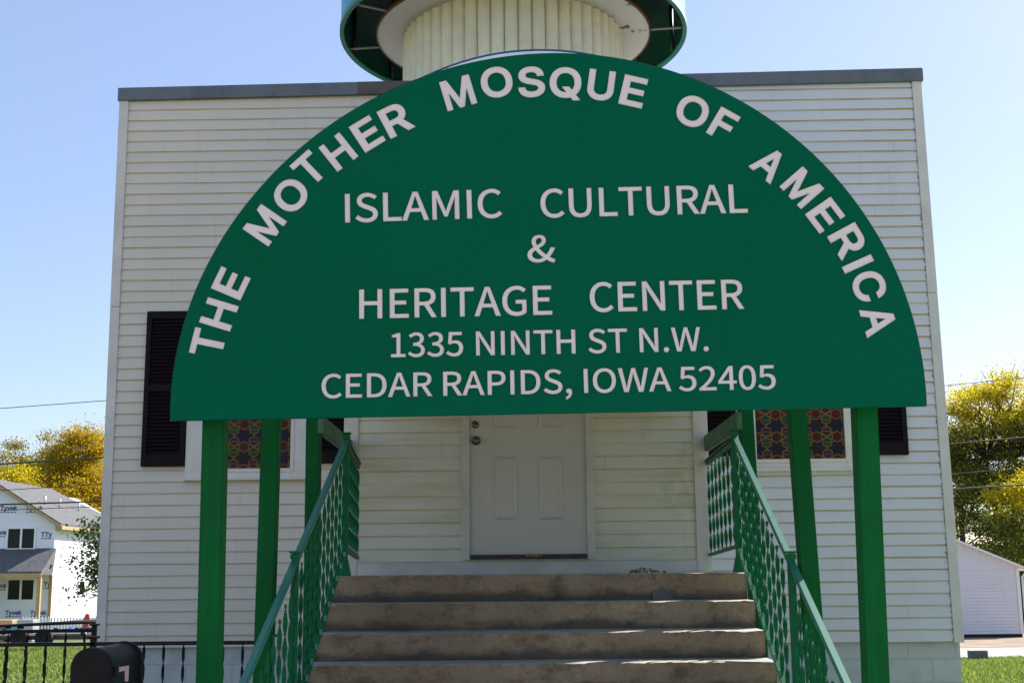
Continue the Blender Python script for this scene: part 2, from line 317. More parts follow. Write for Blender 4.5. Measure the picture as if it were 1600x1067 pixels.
# ---------------------------------------------------------------- lettering outlines (quadratic/cubic outlines, per glyph: advance, contours)
GLY = json.loads(r'''{"arc":{"7":[453,[[[120,0,97,0,172,149],[248,299,323,448,323,450],[323,451,323,452,236,452],[149,452,62,452,62,471],[62,490,62,509,172,509],[281,509,391,509,391,489],[391,469,391,449,315,299],[240,150,165,0,142,0]]]],"A":[480,[[[39,0,16,0,78,170],[140,339,201,509,226,509],[251,509,276,509,338,339],[401,170,463,0,440,0],[418,0,395,0,359,101],[323,202,287,302,281,321],[273,344,264,372,255,400],[245,435,232,478,236,478],[241,478,245,478,233,435],[222,399,213,371,204,343],[196,320,191,302,155,202],[120,101,85,0,62,0]],[[197,142,110,142,110,161],[110,180,110,199,197,199],[283,199,370,199,370,180],[370,161,370,142,283,142]]]],"C":[510,[[[293,-7,267,-7,223,-7],[184,4,150,25,116,46],[89,76,70,115,50,154],[40,201,40,254,40,308],[50,354,70,393,89,432],[116,462,150,484,184,505],[223,516,267,516,293,516],[317,512,340,504,363,497],[384,486,402,471,420,457],[436,439,448,418,460,398],[468,374,473,348,451,348],[430,348,408,348,404,366],[398,381,389,395,381,408],[370,419,357,428,345,438],[331,444,315,449,300,454],[284,456,267,456,236,456],[208,448,184,432,159,417],[139,394,125,364,111,334],[103,297,103,254,103,211],[111,175,125,145,140,115],[159,92,184,76,209,61],[236,53,267,53,284,53],[300,55,315,60,331,65],[345,71,357,81,370,90],[381,101,389,114,398,128],[404,143,408,160,430,160],[451,160,473,160,469,135],[460,111,448,91,436,70],[421,52,402,38,384,23],[363,12,341,5,318,-3]]]],"E":[419,[[[165,0,60,0,60,170],[60,339,60,509,164,509],[268,509,372,509,372,490],[372,471,372,452,290,452],[207,452,125,452,125,396],[125,341,125,286,202,286],[278,286,355,286,355,267],[355,248,355,229,278,229],[202,229,125,229,125,172],[125,114,125,57,208,57],[292,57,375,57,375,38],[375,19,375,0,270,0]]]],"F":[410,[[[82,0,60,0,60,170],[60,339,60,509,163,509],[266,509,369,509,369,490],[369,471,369,452,288,452],[206,452,125,452,125,394],[125,336,125,278,198,278],[272,278,346,278,346,259],[346,240,346,221,272,221],[198,221,125,221,125,147],[125,74,125,0,103,0]]]],"H":[517,[[[82,0,60,0,60,170],[60,339,60,509,82,509],[103,509,125,509,125,435],[125,362,125,289,214,289],[303,289,392,289,392,362],[392,435,392,509,414,509],[435,509,457,509,457,339],[457,170,457,0,435,0],[414,0,392,0,392,77],[392,155,392,232,303,232],[214,232,125,232,125,155],[125,77,125,0,103,0]]]],"I":[300,[[[111,0,31,0,31,19],[31,38,31,57,60,57],[89,57,118,57,118,189],[118,320,118,452,89,452],[60,452,31,452,31,471],[31,490,31,509,111,509],[190,509,269,509,269,490],[269,471,269,452,240,452],[212,452,183,452,183,320],[183,189,183,57,212,57],[240,57,269,57,269,38],[269,19,269,0,190,0]]]],"M":[628,[[[81,0,60,0,60,170],[60,339,60,509,91,509],[121,509,152,509,193,402],[235,294,277,187,280,180],[284,170,287,159,291,148],[295,136,299,123,303,110],[307,97,311,84,315,71],[319,59,322,49,317,49],[312,49,307,49,310,59],[314,70,318,83,322,95],[326,108,330,121,334,134],[338,147,342,158,346,170],[349,179,352,187,394,294],[435,402,476,509,507,509],[537,509,568,509,568,339],[568,170,568,0,547,0],[525,0,504,0,504,97],[504,194,504,291,504,302],[504,314,504,327,505,340],[505,354,505,369,505,383],[506,398,506,413,506,428],[507,443,507,457,509,457],[511,457,513,457,508,441],[503,426,498,409,492,393],[487,378,482,363,477,348],[472,334,467,322,463,309],[459,299,456,291,418,194],[380,97,342,0,323,0],[305,0,286,0,248,97],[209,194,170,291,167,299],[163,309,159,321,155,333],[150,346,145,361,140,376],[135,391,129,408,124,424],[118,441,112,457,114,457],[117,457,119,457,119,444],[120,431,120,416,120,401],[121,387,121,372,121,357],[121,342,122,328,122,315],[122,302,122,291,122,194],[122,97,122,0,101,0]]]],"O":[533,[[[311,-7,267,-7,223,-7],[184,4,150,25,116,46],[90,76,70,115,50,154],[40,201,40,254,40,308],[50,354,70,393,90,432],[116,462,150,484,184,505],[223,516,267,516,311,516],[350,505,384,484,418,462],[444,432,464,393,483,354],[493,308,493,254,493,201],[483,154,464,115,444,76],[418,46,384,25,350,4]],[[236,53,267,53,297,53],[325,61,349,76,374,91],[394,114,408,144,423,174],[430,211,430,254,430,298],[423,335,408,365,394,395],[374,417,349,433,325,448],[297,456,267,456,236,456],[209,448,184,433,159,417],[140,394,125,364,111,334],[103,297,103,254,103,211],[111,174,125,144,140,114],[159,92,184,76,209,61]]]],"Q":[533,[[[274,121,245,159,268,159],[290,159,313,159,332,134],[351,109,369,85,374,78],[379,71,384,65,412,27],[440,-10,468,-48,446,-48],[423,-48,401,-48,382,-23],[364,2,346,27,341,33],[336,39,331,46,302,84]],[[311,-7,267,-7,223,-7],[184,4,150,25,116,46],[90,76,70,115,50,154],[40,201,40,254,40,308],[50,354,70,393,90,432],[116,462,150,484,184,505],[223,516,267,516,311,516],[350,505,384,484,418,462],[444,432,464,393,483,354],[493,308,493,254,493,201],[483,154,464,115,444,76],[418,46,384,25,350,4]],[[236,53,267,53,297,53],[325,61,349,76,374,91],[394,114,408,144,423,174],[430,211,430,254,430,298],[423,335,408,365,394,395],[374,417,349,433,325,448],[297,456,267,456,236,456],[209,448,184,433,159,417],[140,394,125,364,111,334],[103,297,103,254,103,211],[111,174,125,144,140,114],[159,92,184,76,209,61]]]],"R":[449,[[[82,0,60,0,60,170],[60,339,60,509,119,509],[177,509,236,509,275,509],[307,502,333,489,359,475],[378,457,390,433,403,410],[409,382,409,352,409,321],[403,295,390,271,378,248],[359,230,333,217,307,204],[275,198,236,198,189,198],[143,198,96,198,96,217],[96,236,96,255,142,255],[188,255,234,255,260,255],[281,259,298,267,314,275],[326,286,334,300,341,315],[345,332,345,352,345,372],[341,390,334,405,326,420],[314,431,298,440,281,448],[259,452,233,452,197,452],[161,452,125,452,125,301],[125,151,125,0,103,0]],[[378,0,353,0,312,76],[271,153,230,229,254,229],[279,229,303,229,344,153],[386,76,428,0,403,0]]]],"S":[447,[[[263,-9,224,-9,187,-9],[155,-3,128,9,100,21],[79,38,64,60,49,82],[40,107,38,137,60,137],[82,137,104,137,106,117],[112,101,123,88,134,75],[149,65,166,59,184,52],[203,49,224,49,247,49],[268,53,286,60,304,68],[319,78,329,92,340,105],[346,121,346,139,346,155],[341,169,332,179,323,189],[311,198,296,205,281,211],[264,217,245,222,224,228],[204,234,184,239,142,251],[109,268,86,289,63,311],[52,339,52,372,52,401],[60,426,75,448,90,469],[111,486,138,498,164,510],[194,516,227,516,261,516],[290,510,316,498,342,486],[362,469,377,449,392,428],[400,404,401,378,380,378],[358,378,337,378,335,403],[323,423,302,437,281,451],[256,459,225,459,203,459],[184,455,167,448,151,441],[138,431,129,418,120,406],[115,391,115,376,115,358],[120,344,131,334,142,323],[154,314,169,308,184,302],[199,297,212,293,230,289],[247,284,264,279,279,275],[295,270,312,264,328,257],[344,248,359,238,373,227],[385,214,395,198,404,181],[408,162,408,139,408,111],[401,86,386,64,372,41],[351,24,323,11,296,-2]]]],"T":[449,[[[85,452,32,452,32,471],[32,490,32,509,160,509],[288,509,417,509,417,490],[417,471,417,452,363,452],[310,452,257,452,257,301],[257,151,257,0,235,0],[214,0,193,0,193,151],[193,301,193,452,139,452]]]],"U":[517,[[[299,-8,259,-8,219,-8],[184,0,154,15,124,31],[101,53,85,80,68,107],[60,138,60,173,60,285],[60,397,60,509,81,509],[103,509,124,509,124,399],[124,288,124,178,124,154],[130,132,141,113,152,94],[167,79,187,68,207,57],[231,52,259,52,287,52],[311,57,331,68,351,79],[366,94,377,113,387,132],[393,154,393,178,393,288],[393,399,393,509,414,509],[436,509,457,509,457,397],[457,285,457,173,457,138],[449,107,433,80,416,53],[393,31,363,15,334,0]]]],"e":[404,[[[238,-8,212,-8,175,-8],[143,0,117,16,90,33],[70,56,56,85,41,114],[34,148,34,187,34,226],[41,260,55,290,69,319],[89,343,115,359,141,376],[171,384,205,384,226,384],[246,381,266,374,285,367],[303,356,319,341,335,326],[348,306,357,282,366,258],[371,228,371,194,371,186],[371,178,371,169,272,169],[174,169,75,169,75,187],[75,204,75,221,163,221],[250,221,338,221,329,215],[319,208,310,202,310,227],[306,249,298,269,290,288],[278,303,263,314,247,325],[228,330,205,330,182,330],[163,325,146,313,130,302],[118,288,109,270,100,251],[96,232,96,211,96,200],[96,189,96,178,96,150],[101,126,110,106,120,87],[134,72,151,61,168,51],[189,46,212,46,228,46],[241,48,254,53,266,57],[277,64,285,73,294,82],[301,93,306,105,325,101],[345,96,365,91,359,71],[349,54,335,39,321,24],[303,13,283,4,262,-4]]]],"k":[381,[[[132,158,110,137,110,162],[110,187,110,212,113,212],[117,212,121,212,175,268],[230,323,284,379,310,379],[335,379,360,379,301,319],[243,259,184,199,182,199],[179,199,177,199,155,178]],[[73,0,53,0,53,170],[53,339,53,509,73,509],[93,509,114,509,114,339],[114,170,114,0,93,0]],[[320,0,294,0,245,62],[197,124,148,186,162,200],[177,214,191,229,252,152],[312,76,372,0,346,0]]]],"v":[389,[[[184,0,163,0,114,126],[66,253,17,379,40,379],[62,379,84,379,111,305],[138,230,165,155,174,132],[181,110,187,87,193,64],[199,42,206,21,198,21],[191,21,184,21,191,42],[197,64,203,87,209,110],[216,132,224,155,251,230],[278,305,305,379,327,379],[349,379,371,379,323,253],[275,126,226,0,205,0]]]],"y":[389,[[[51,-140,47,-139,52,-121],[57,-103,61,-86,65,-86],[68,-87,71,-87,83,-90],[94,-91,104,-89,114,-87],[122,-82,130,-74,138,-66],[145,-53,151,-36,155,-24],[159,-13,163,-1,114,126],[66,252,17,379,40,379],[62,379,84,379,111,305],[138,230,165,155,174,132],[181,109,187,87,193,64],[199,42,206,21,198,21],[191,21,184,21,190,42],[196,64,202,87,209,110],[216,132,224,155,251,230],[278,305,305,379,327,379],[349,379,371,379,316,234],[260,88,204,-58,196,-78],[187,-94,177,-107,166,-120],[153,-129,139,-136,125,-142],[109,-145,91,-145,81,-145],[72,-144,65,-143,57,-142]]]]},"body":{"&":[238,[[[44,-5,91,-5,121,-5],[145,7,165,25,186,10],[206,0,224,-5,227,4],[229,13,232,22,218,26],[201,34,184,47,204,73],[219,104,229,138,219,138],[209,138,199,138,191,109],[179,84,163,63,139,83],[115,108,98,135,127,155],[156,177,156,211,156,241],[137,261,105,261,70,261],[47,235,47,201,47,182],[53,162,63,141,37,123],[13,101,13,67,13,25]],[[118,64,144,42,129,29],[112,21,95,21,66,21],[44,40,44,68,44,88],[58,104,76,118,94,91]],[[110,172,86,156,78,172],[74,187,74,201,74,222],[86,239,106,239,123,239],[130,225,130,210,130,187]]]],",":[97,[[[24,-60,26,-67,58,-53],[77,-27,77,7,77,30],[67,44,50,44,37,44],[26,36,26,22,26,8],[37,-1,50,-1,51,-1],[52,0,54,0,53,-21],[40,-38,19,-48,21,-54]]]],".":[97,[[[36,-5,49,-5,61,-5],[72,5,72,20,72,34],[61,44,49,44,36,44],[26,34,26,20,26,5]]]],"0":[194,[[[48,-5,97,-5,146,-5],[177,40,177,129,177,218],[146,261,97,261,48,261],[18,218,18,129,18,40]],[[126,21,97,21,68,21],[48,54,48,129,48,204],[68,236,97,236,126,236],[146,204,146,129,146,54]]]],"1":[194,[[[31,9,31,0,78,0],[125,0,172,0,172,9],[172,18,172,27,154,27],[137,27,120,27,120,103],[120,180,120,257,112,257],[104,257,96,257,82,249],[65,243,42,238,42,232],[42,225,42,218,58,218],[73,218,88,218,88,154],[88,90,88,27,69,27],[50,27,31,27,31,18]]]],"2":[194,[[[15,6,15,0,69,0],[123,0,177,0,177,9],[177,18,177,28,153,28],[129,28,106,28,93,28],[77,26,64,25,124,82],[165,134,165,186,165,231],[136,261,90,261,57,261],[35,246,14,224,20,218],[26,212,33,206,47,223],[65,235,86,235,118,235],[133,214,133,185,133,140],[96,89,15,19,15,13]]]],"3":[194,[[[52,-5,92,-5,138,-5],[175,23,175,69,175,104],[151,126,120,134,120,134],[120,135,120,136,148,145],[166,166,166,197,166,238],[134,261,91,261,62,261],[39,248,20,231,25,224],[31,217,37,210,51,225],[69,235,90,235,117,235],[133,219,133,195,133,167],[116,146,62,146,62,137],[62,129,62,121,122,121],[142,101,142,70,142,40],[121,22,90,22,61,22],[42,36,27,51,21,45],[16,38,10,31,27,12]]]],"4":[194,[[[119,24,119,0,129,0],[139,0,149,0,149,24],[149,47,149,71,161,71],[172,71,183,71,183,79],[183,88,183,96,172,96],[161,96,149,96,149,150],[149,203,149,257,137,257],[126,257,114,257,78,202],[43,147,7,92,7,85],[7,78,7,71,44,71],[82,71,119,71,119,47]],[[119,123,119,96,93,96],[67,96,40,96,60,125],[79,155,99,184,106,196],[113,209,119,222,120,222],[120,222,121,222,120,209],[119,188,119,175,119,149]]]],"5":[194,[[[51,-5,92,-5,135,-5],[176,27,176,83,176,140],[141,165,98,165,83,165],[71,161,60,155,62,180],[64,205,67,229,99,229],[131,229,163,229,163,238],[163,248,163,257,122,257],[80,257,39,257,36,217],[33,177,30,137,36,133],[42,130,47,126,62,136],[73,141,90,141,122,141],[143,119,143,83,143,45],[119,22,89,22,59,22],[40,36,26,50,20,43],[15,36,9,29,27,12]]]],"A":[213,[[[30,86,1,0,12,0],[23,0,34,0,42,26],[51,52,59,78,90,78],[121,78,153,78,161,52],[169,26,177,0,189,0],[200,0,211,0,182,86],[153,171,124,257,112,257],[100,257,88,257,59,171]],[[93,104,67,104,71,117],[75,130,79,144,89,173],[97,200,105,230,106,230],[106,230,106,230,115,201],[123,173,132,144,136,130],[141,117,145,104,119,104]]]],"C":[223,[[[68,-5,132,-5,165,-5],[190,9,211,32,205,39],[199,46,193,53,176,35],[158,24,133,24,84,24],[54,64,54,129,54,193],[86,233,134,233,157,233],[173,223,187,209,193,216],[199,223,204,230,190,246],[165,261,134,261,69,261],[20,211,20,128,20,45]]]],"D":[241,[[[35,86,35,0,57,0],[79,0,101,0,178,0],[220,48,220,129,220,211],[178,257,99,257,78,257],[57,257,35,257,35,171]],[[77,27,68,27,68,95],[68,162,68,230,77,230],[87,230,97,230,157,230],[187,194,187,129,187,64],[157,27,97,27,87,27]]]],"E":[206,[[[35,86,35,0,86,0],[136,0,187,0,187,9],[187,18,187,28,147,28],[107,28,68,28,68,59],[68,90,68,121,100,121],[132,121,165,121,165,130],[165,140,165,149,132,149],[100,149,68,149,68,176],[68,202,68,229,106,229],[145,229,183,229,183,238],[183,248,183,257,134,257],[85,257,35,257,35,171]]]],"G":[241,[[[69,-5,136,-5,171,-5],[199,8,215,25,215,61],[215,97,215,133,187,133],[159,133,131,133,131,124],[131,115,131,106,149,106],[167,106,186,106,186,84],[186,61,186,39,175,29],[158,24,139,24,84,24],[54,64,54,129,54,193],[87,233,139,233,165,233],[181,222,194,209,200,216],[206,223,212,230,197,245],[174,261,138,261,70,261],[20,211,20,128,20,45]]]],"H":[255,[[[35,86,35,0,46,0],[57,0,68,0,68,40],[68,81,68,121,107,121],[147,121,187,121,187,81],[187,40,187,0,198,0],[209,0,220,0,220,86],[220,171,220,257,209,257],[198,257,187,257,187,221],[187,185,187,149,147,149],[107,149,68,149,68,185],[68,221,68,257,57,257],[46,257,35,257,35,171]]]],"I":[103,[[[35,86,35,0,46,0],[57,0,68,0,68,86],[68,171,68,257,57,257],[46,257,35,257,35,171]]]],"L":[190,[[[35,86,35,0,84,0],[132,0,180,0,180,9],[180,18,180,28,143,28],[105,28,68,28,68,104],[68,180,68,257,57,257],[46,257,35,257,35,171]]]],"M":[284,[[[35,86,35,0,45,0],[55,0,64,0,64,47],[64,95,64,142,64,164],[62,195,60,218,61,218],[61,218,62,218,69,198],[75,179,82,159,99,115],[115,70,131,26,138,26],[145,26,153,26,169,70],[185,115,201,159,208,179],[215,198,222,218,222,218],[223,218,223,218,221,195],[219,164,219,142,219,95],[219,47,219,0,229,0],[239,0,249,0,249,86],[249,171,249,257,236,257],[223,257,210,257,194,211],[177,165,161,119,155,102],[150,84,143,66,143,66],[142,66,142,66,136,84],[130,102,123,119,107,165],[91,211,74,257,61,257],[48,257,35,257,35,171]]]],"N":[253,[[[35,86,35,0,46,0],[56,0,66,0,66,45],[66,90,66,135,66,162],[63,189,62,215,62,215],[63,215,63,215,73,197],[82,180,91,162,122,108],[153,54,185,0,196,0],[207,0,218,0,218,86],[218,171,218,257,208,257],[197,257,187,257,187,212],[187,168,187,123,187,97],[189,68,192,42,191,42],[190,42,190,42,181,60],[171,77,162,95,131,149],[100,203,68,257,57,257],[46,257,35,257,35,171]]]],"O":[260,[[[65,-5,130,-5,194,-5],[239,47,239,129,239,211],[194,261,130,261,65,261],[20,211,20,129,20,47]],[[176,24,130,24,84,24],[54,65,54,129,54,193],[84,233,130,233,176,233],[206,193,206,129,206,65]]]],"P":[222,[[[35,86,35,0,46,0],[57,0,68,0,68,34],[68,68,68,102,82,102],[96,102,110,102,166,102],[204,127,204,181,204,237],[166,257,109,257,84,257],[60,257,35,257,35,171]],[[80,129,68,129,68,162],[68,196,68,230,80,230],[92,230,104,230,150,230],[172,219,172,181,172,145],[151,129,106,129,93,129]]]],"R":[222,[[[82,135,68,135,68,167],[68,199,68,230,82,230],[96,230,111,230,151,230],[173,218,173,185,173,151],[151,135,111,135,96,135]],[[155,36,176,0,188,0],[200,0,213,0,191,37],[169,75,147,112,182,121],[205,145,205,185,205,238],[168,257,116,257,89,257],[62,257,35,257,35,171],[35,86,35,0,46,0],[57,0,68,0,68,36],[68,73,68,109,83,109],[98,109,114,109,135,73]]]],"S":[209,[[[70,-5,106,-5,160,-5],[194,28,194,68,194,106],[171,124,141,137,129,142],[116,147,104,153,84,161],[62,171,62,196,62,218],[81,233,110,233,133,233],[152,224,168,209,174,216],[179,223,185,230,167,248],[140,261,110,261,63,261],[29,233,29,193,29,156],[57,138,81,127,93,122],[105,117,118,111,142,100],[161,92,161,65,161,41],[141,24,107,24,80,24],[54,36,36,56,30,48],[23,41,17,33,39,10]]]],"T":[210,[[[89,76,89,0,99,0],[110,0,121,0,121,76],[121,153,121,229,147,229],[173,229,199,229,199,238],[199,248,199,257,136,257],[74,257,11,257,11,248],[11,238,11,229,37,229],[63,229,89,229,89,153]]]],"U":[252,[[[74,-5,126,-5,179,-5],[218,23,218,106,218,156],[218,206,218,257,208,257],[198,257,187,257,187,206],[187,156,187,105,187,43],[160,24,126,24,93,24],[67,43,67,105,67,156],[67,206,67,257,56,257],[45,257,34,257,34,206],[34,156,34,106,34,23]]]],"W":[307,[[[45,86,63,0,76,0],[89,0,102,0,115,52],[127,103,140,155,144,175],[149,194,153,213,153,213],[154,213,154,213,159,194],[162,175,167,155,180,103],[193,52,206,0,219,0],[232,0,245,0,263,86],[280,171,298,257,288,257],[277,257,267,257,258,210],[249,164,239,117,235,89],[230,62,225,34,225,34],[224,34,223,34,217,62],[211,90,205,117,193,164],[181,210,169,257,160,257],[150,257,140,257,128,210],[116,164,104,117,98,89],[92,62,86,34,86,34],[85,34,85,34,79,62],[75,89,69,117,60,164],[51,210,42,257,31,257],[20,257,9,257,27,171]]]]}}''')
GLY['arc']['I'] = [170, [[[60+0, 0, 60, 0, 60, 0], [60, 509, 60, 509, 60, 509], [110, 509, 110, 509, 110, 509], [110, 0, 110, 0, 110, 0]]]]
def glyph_mesh(kind, ch, offset=0.0, depth=0.004, cache={}):
    """flatten the outline, push it outwards by `offset`, triangulate, give it a thin edge"""
    k = (kind, ch, offset)
    if k in cache: return cache[k]
    loops = []
    for sp in GLY[kind][ch][1]:
        pts = []; n = len(sp)
        for i in range(n):
            p, q = sp[i], sp[(i+1) % n]; A, B_, C_, D_ = (Vector(v)/1000 for v in ((p[2], p[3]), (p[4], p[5]), (q[0], q[1]), (q[2], q[3])))
            d1 = (B_-A).length + (C_-D_).length; ch_ = (D_-A)
            straight = ch_.length < 1e-6 or (abs((B_-A).cross(ch_)) + abs((C_-A).cross(ch_)))/max(ch_.length, 1e-6) < 0.0015
            m = 1 if straight else 8
            for j in range(m):
                t = j/m; v = A*(1-t)**3 + B_*3*t*(1-t)**2 + C_*3*t*t*(1-t) + D_*t**3
                if not pts or (v-pts[-1]).length > 0.0012: pts.append(v)
        while (pts[0]-pts[-1]).length < 0.0012: pts.pop()
        # drop nearly collinear points
        ch2 = True
        while ch2:
            ch2 = False
            for i in range(len(pts)):
                a_, b_, c_ = pts[i-1], pts[i], pts[(i+1) % len(pts)]
                if abs((b_-a_).cross(c_-a_))/max((c_-a_).length, 1e-6) < 0.0004 and (b_-a_).dot(c_-b_) > 0: pts.pop(i); ch2 = True; break
        loops.append(pts)
    area = lambda P: sum(P[i-1].x*P[i].y - P[i].x*P[i-1].y for i in range(len(P)))/2
    big = max(loops, key=lambda P: abs(area(P))); sg = 1 if area(big) > 0 else -1
    off = []
    for P in loops:
        Q = []; n = len(P)
        for i in range(n):
            e1 = (P[i]-P[i-1]).normalized(); e2 = (P[(i+1) % n]-P[i]).normalized(); n1 = Vector((e1.y, -e1.x))*sg; n2 = Vector((e2.y, -e2.x))*sg
            m = n1+n2; L2 = m.length_squared
            m = n1 if L2 < 0.05 else m*(2/L2)
            if m.length > 1.7: m = m.normalized()*1.7
            Q.append(P[i]+m*offset)
        off.append(Q)
    verts = []; edges = []
    for Q in off:
        b0 = len(verts); verts += Q; edges += [(b0+i, b0+(i+1) % len(Q)) for i in range(len(Q))]
    from mathutils.geometry import delaunay_2d_cdt
    vo, eo, fo, _, _, _ = delaunay_2d_cdt(verts, edges, [], 0, 1e-6)
    def wind(c):
        w = 0
        for Q in off:
            for i in range(len(Q)):
                a_, b_ = Q[i-1], Q[i]
                if (a_.y <= c.y) != (b_.y <= c.y):
                    x = a_.x + (c.y-a_.y)*(b_.x-a_.x)/(b_.y-a_.y)
                    if x > c.x: w += 1 if b_.y > a_.y else -1
        return w*sg
    keep = [f for f in fo if wind(sum((vo[i] for i in f), Vector((0, 0)))/len(f)) > 0]
    V = [(v.x, v.y, depth) for v in vo] + [(v.x, v.y, -depth) for v in vo]; P = [tuple(f) for f in keep]; N_ = len(vo)
    ec = {}
    for f in keep:
        for i in range(len(f)):
            e = (f[i], f[(i+1) % len(f)]); ec[frozenset(e)] = ec.get(frozenset(e), []) + [e]
    for es in ec.values():
        if len(es) == 1: a_, b_ = es[0]; P.append((b_, a_, a_+N_, b_+N_))
    used = sorted({i for f in P for i in f}); mp = {o: i for i, o in enumerate(used)}
    cache[k] = ([V[i] for i in used], [tuple(mp[i] for i in f) for f in P]); return cache[k]
def add_glyph(bm, kind, ch, offset, fn):
    V, P = glyph_mesh(kind, ch, offset)
    vs = [bm.verts.new(fn(*v)) for v in V]
    for p in P:
        try: bm.faces.new([vs[i] for i in p])
        except ValueError: pass
def gbox(kind, ch, off):
    V, P = glyph_mesh(kind, ch, off); xs = [v[0] for v in V]; ys = [v[1] for v in V]; return min(xs), max(xs), min(ys), max(ys)
def text_layout(kind, text, off, track=0.0, space=None):
    """list of (char, x offset), total ink range"""
    x = 0; out = []
    for ch in text:
        if ch == ' ': x += space if space is not None else (0.06 if kind == 'body' else 0.15); continue
        out.append((ch, x)); x += GLY[kind][ch][0]/1000 + track
    a = out[0][1] + gbox(kind, out[0][0], off)[0]; z = out[-1][1] + gbox(kind, out[-1][0], off)[1]
    return out, a, z

# ================================================================ GROUND
def sheet(name, x0, x1, ys, dz, mat, xs=None):
    bm = BM(); 
    xs = xs or [x0, x1]
    rows = [[bm.verts.new((x, y, ground(y)+dz)) for x in xs] for y in ys]
    for a, c in zip(rows, rows[1:]):
        for i in range(len(xs)-1): bm.faces.new((a[i], a[i+1], c[i+1], c[i]))
    return tag(finish(name, bm, mat), kind='structure')
sheet('ground', -900, 900, [-200, 13, 62, 1200], 0, M['lawn'])
sheet('front_walk', -0.95, 1.35, [4.25, 5, 5.75], 0.012, M['walk'])
sheet('road', -300, 300, [-15, -8, -1.8], 0.004, M['road'])
sheet('front_sidewalk', -80, 80, [-1.2, 0, 4.2], 0.008, M['road'])  # out of view, widened to bounce warm light onto the walls
sheet('street', -60, -4.5, [48.5, 51, 54.5], 0.008, M['walk'])
sheet('sidewalk', 8, 40, [29.6, 33, 36.2], 0.008, M['walk'])
sheet('dirt_strip', 8, 45, [36.2, 42, 62, 64], 0.006, M['dirt'])

# ================================================================ MOSQUE BUILDING
XC = 0.16; YM = 11.1; BROT = -0.020
bld = empty('mosque_building', (XC, YM, G0), (0, 0, BROT))
tag(bld, 'white clapboard mosque building with a projecting entry behind the green arched sign', 'building')
n_b = Vector((math.sin(BROT), -math.cos(BROT), 0)); n_b = Vector((-math.sin(-BROT), -math.cos(BROT), 0))
ux = Vector((math.cos(BROT), math.sin(BROT), 0)); uy = Vector((-math.sin(BROT), math.cos(BROT), 0))
def Bp(px, py, off=0.0):
    """pixel -> local (x, z) of the building on the plane `off` metres in front of the main wall"""
    d = ray(px, py); o = Vector((XC, YM, G0)) - uy*off
    t = o.dot(uy)/d.dot(uy); p = d*t - Vector((XC, YM, G0)); return p.dot(ux), p.z
bl = Bp(150, 1003); br_ = Bp(1506, 1008); tl = Bp(188, 158); tr_ = Bp(1438, 127)
ZS = (bl[1]+br_[1])/2 - 0.005            # bottom of siding, local z
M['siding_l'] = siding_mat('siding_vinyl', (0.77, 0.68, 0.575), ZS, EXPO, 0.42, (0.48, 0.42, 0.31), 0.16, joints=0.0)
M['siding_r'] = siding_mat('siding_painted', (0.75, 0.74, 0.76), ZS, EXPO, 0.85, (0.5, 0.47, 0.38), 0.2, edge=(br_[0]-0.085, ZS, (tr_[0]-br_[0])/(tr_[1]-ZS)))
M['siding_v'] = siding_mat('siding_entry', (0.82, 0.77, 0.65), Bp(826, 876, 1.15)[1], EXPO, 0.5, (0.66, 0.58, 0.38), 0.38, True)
def xl(z): return bl[0] + (tl[0]-bl[0])*(z-ZS)/(tl[1]-ZS)
def xr(z): return br_[0] + (tr_[0]-br_[0])*(z-ZS)/(tr_[1]-ZS)
CBW = 0.085
def topz(x): return tl[1] + (tr_[1]-tl[1])*(x-tl[0])/(tr_[0]-tl[0])
def siding(bm, xa, xb, z0, z1, y0, expo=EXPO, ztop=None, out=0.014, sy=-1, seg=6, wob=0.0015):
    """lapped boards facing -y (local) on plane y0; xa/xb functions of z"""
    n = int(math.ceil((z1-z0)/expo - 1e-6))
    rnd = random.Random(int(z0*1000)+n)
    for k in range(n):
        za = z0 + k*expo; zb = min(za+expo, z1) if ztop is None else za+expo
        A0, A1 = xa(za), xb(za)
        lo = []; up = []; inn = []
        d = [rnd.uniform(-wob, wob) for _ in range(seg+1)]
        for i in range(seg+1):
            t = i/seg; x = A0 + (A1-A0)*t
            zt = zb if ztop is None else min(zb, ztop(x)); zz = min(za + d[i], zt-0.0005) if ztop else za + d[i]*(k > 0)
            lo.append(bm.verts.new((x, y0+sy*out, zz))); up.append(bm.verts.new((x, y0+sy*0.003, zt + 0.004*(ztop is None)))); inn.append(bm.verts.new((x, y0, zz)))
        for i in range(seg):
            bm.faces.new((lo[i], lo[i+1], up[i+1], up[i])); bm.faces.new((inn[i], inn[i+1], lo[i+1], lo[i]))
VL = -0.0; 
# vestibule metrics
OFF = 1.15
vl = Bp(535, 890, OFF)[0]; vr = Bp(1113, 890, OFF)[0]
vlt = Bp(533, 652, OFF)[0]; vrt = Bp(1111, 640, OFF)[0]
DEP = 13.0
# -- main wall, in two claddings: vinyl left of the entry, old painted boards right of it
bm = BM(); zt_all = max(tl[1], tr_[1])+0.02
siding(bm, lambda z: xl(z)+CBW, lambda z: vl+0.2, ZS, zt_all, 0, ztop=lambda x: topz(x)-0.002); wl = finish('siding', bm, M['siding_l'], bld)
wl['label'] = 'cream vinyl siding left of the entry'
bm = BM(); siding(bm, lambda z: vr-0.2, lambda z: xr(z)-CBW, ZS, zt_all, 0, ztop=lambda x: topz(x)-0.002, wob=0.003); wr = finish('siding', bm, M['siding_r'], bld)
wr['label'] = 'white painted siding with warm light painted along the joints right of the entry'
bm = BM(); siding(bm, lambda z: vl-0.1, lambda z: vr+0.1, Bp(800, 250)[1], zt_all, 0, ztop=lambda x: topz(x)-0.004, out=0.014)
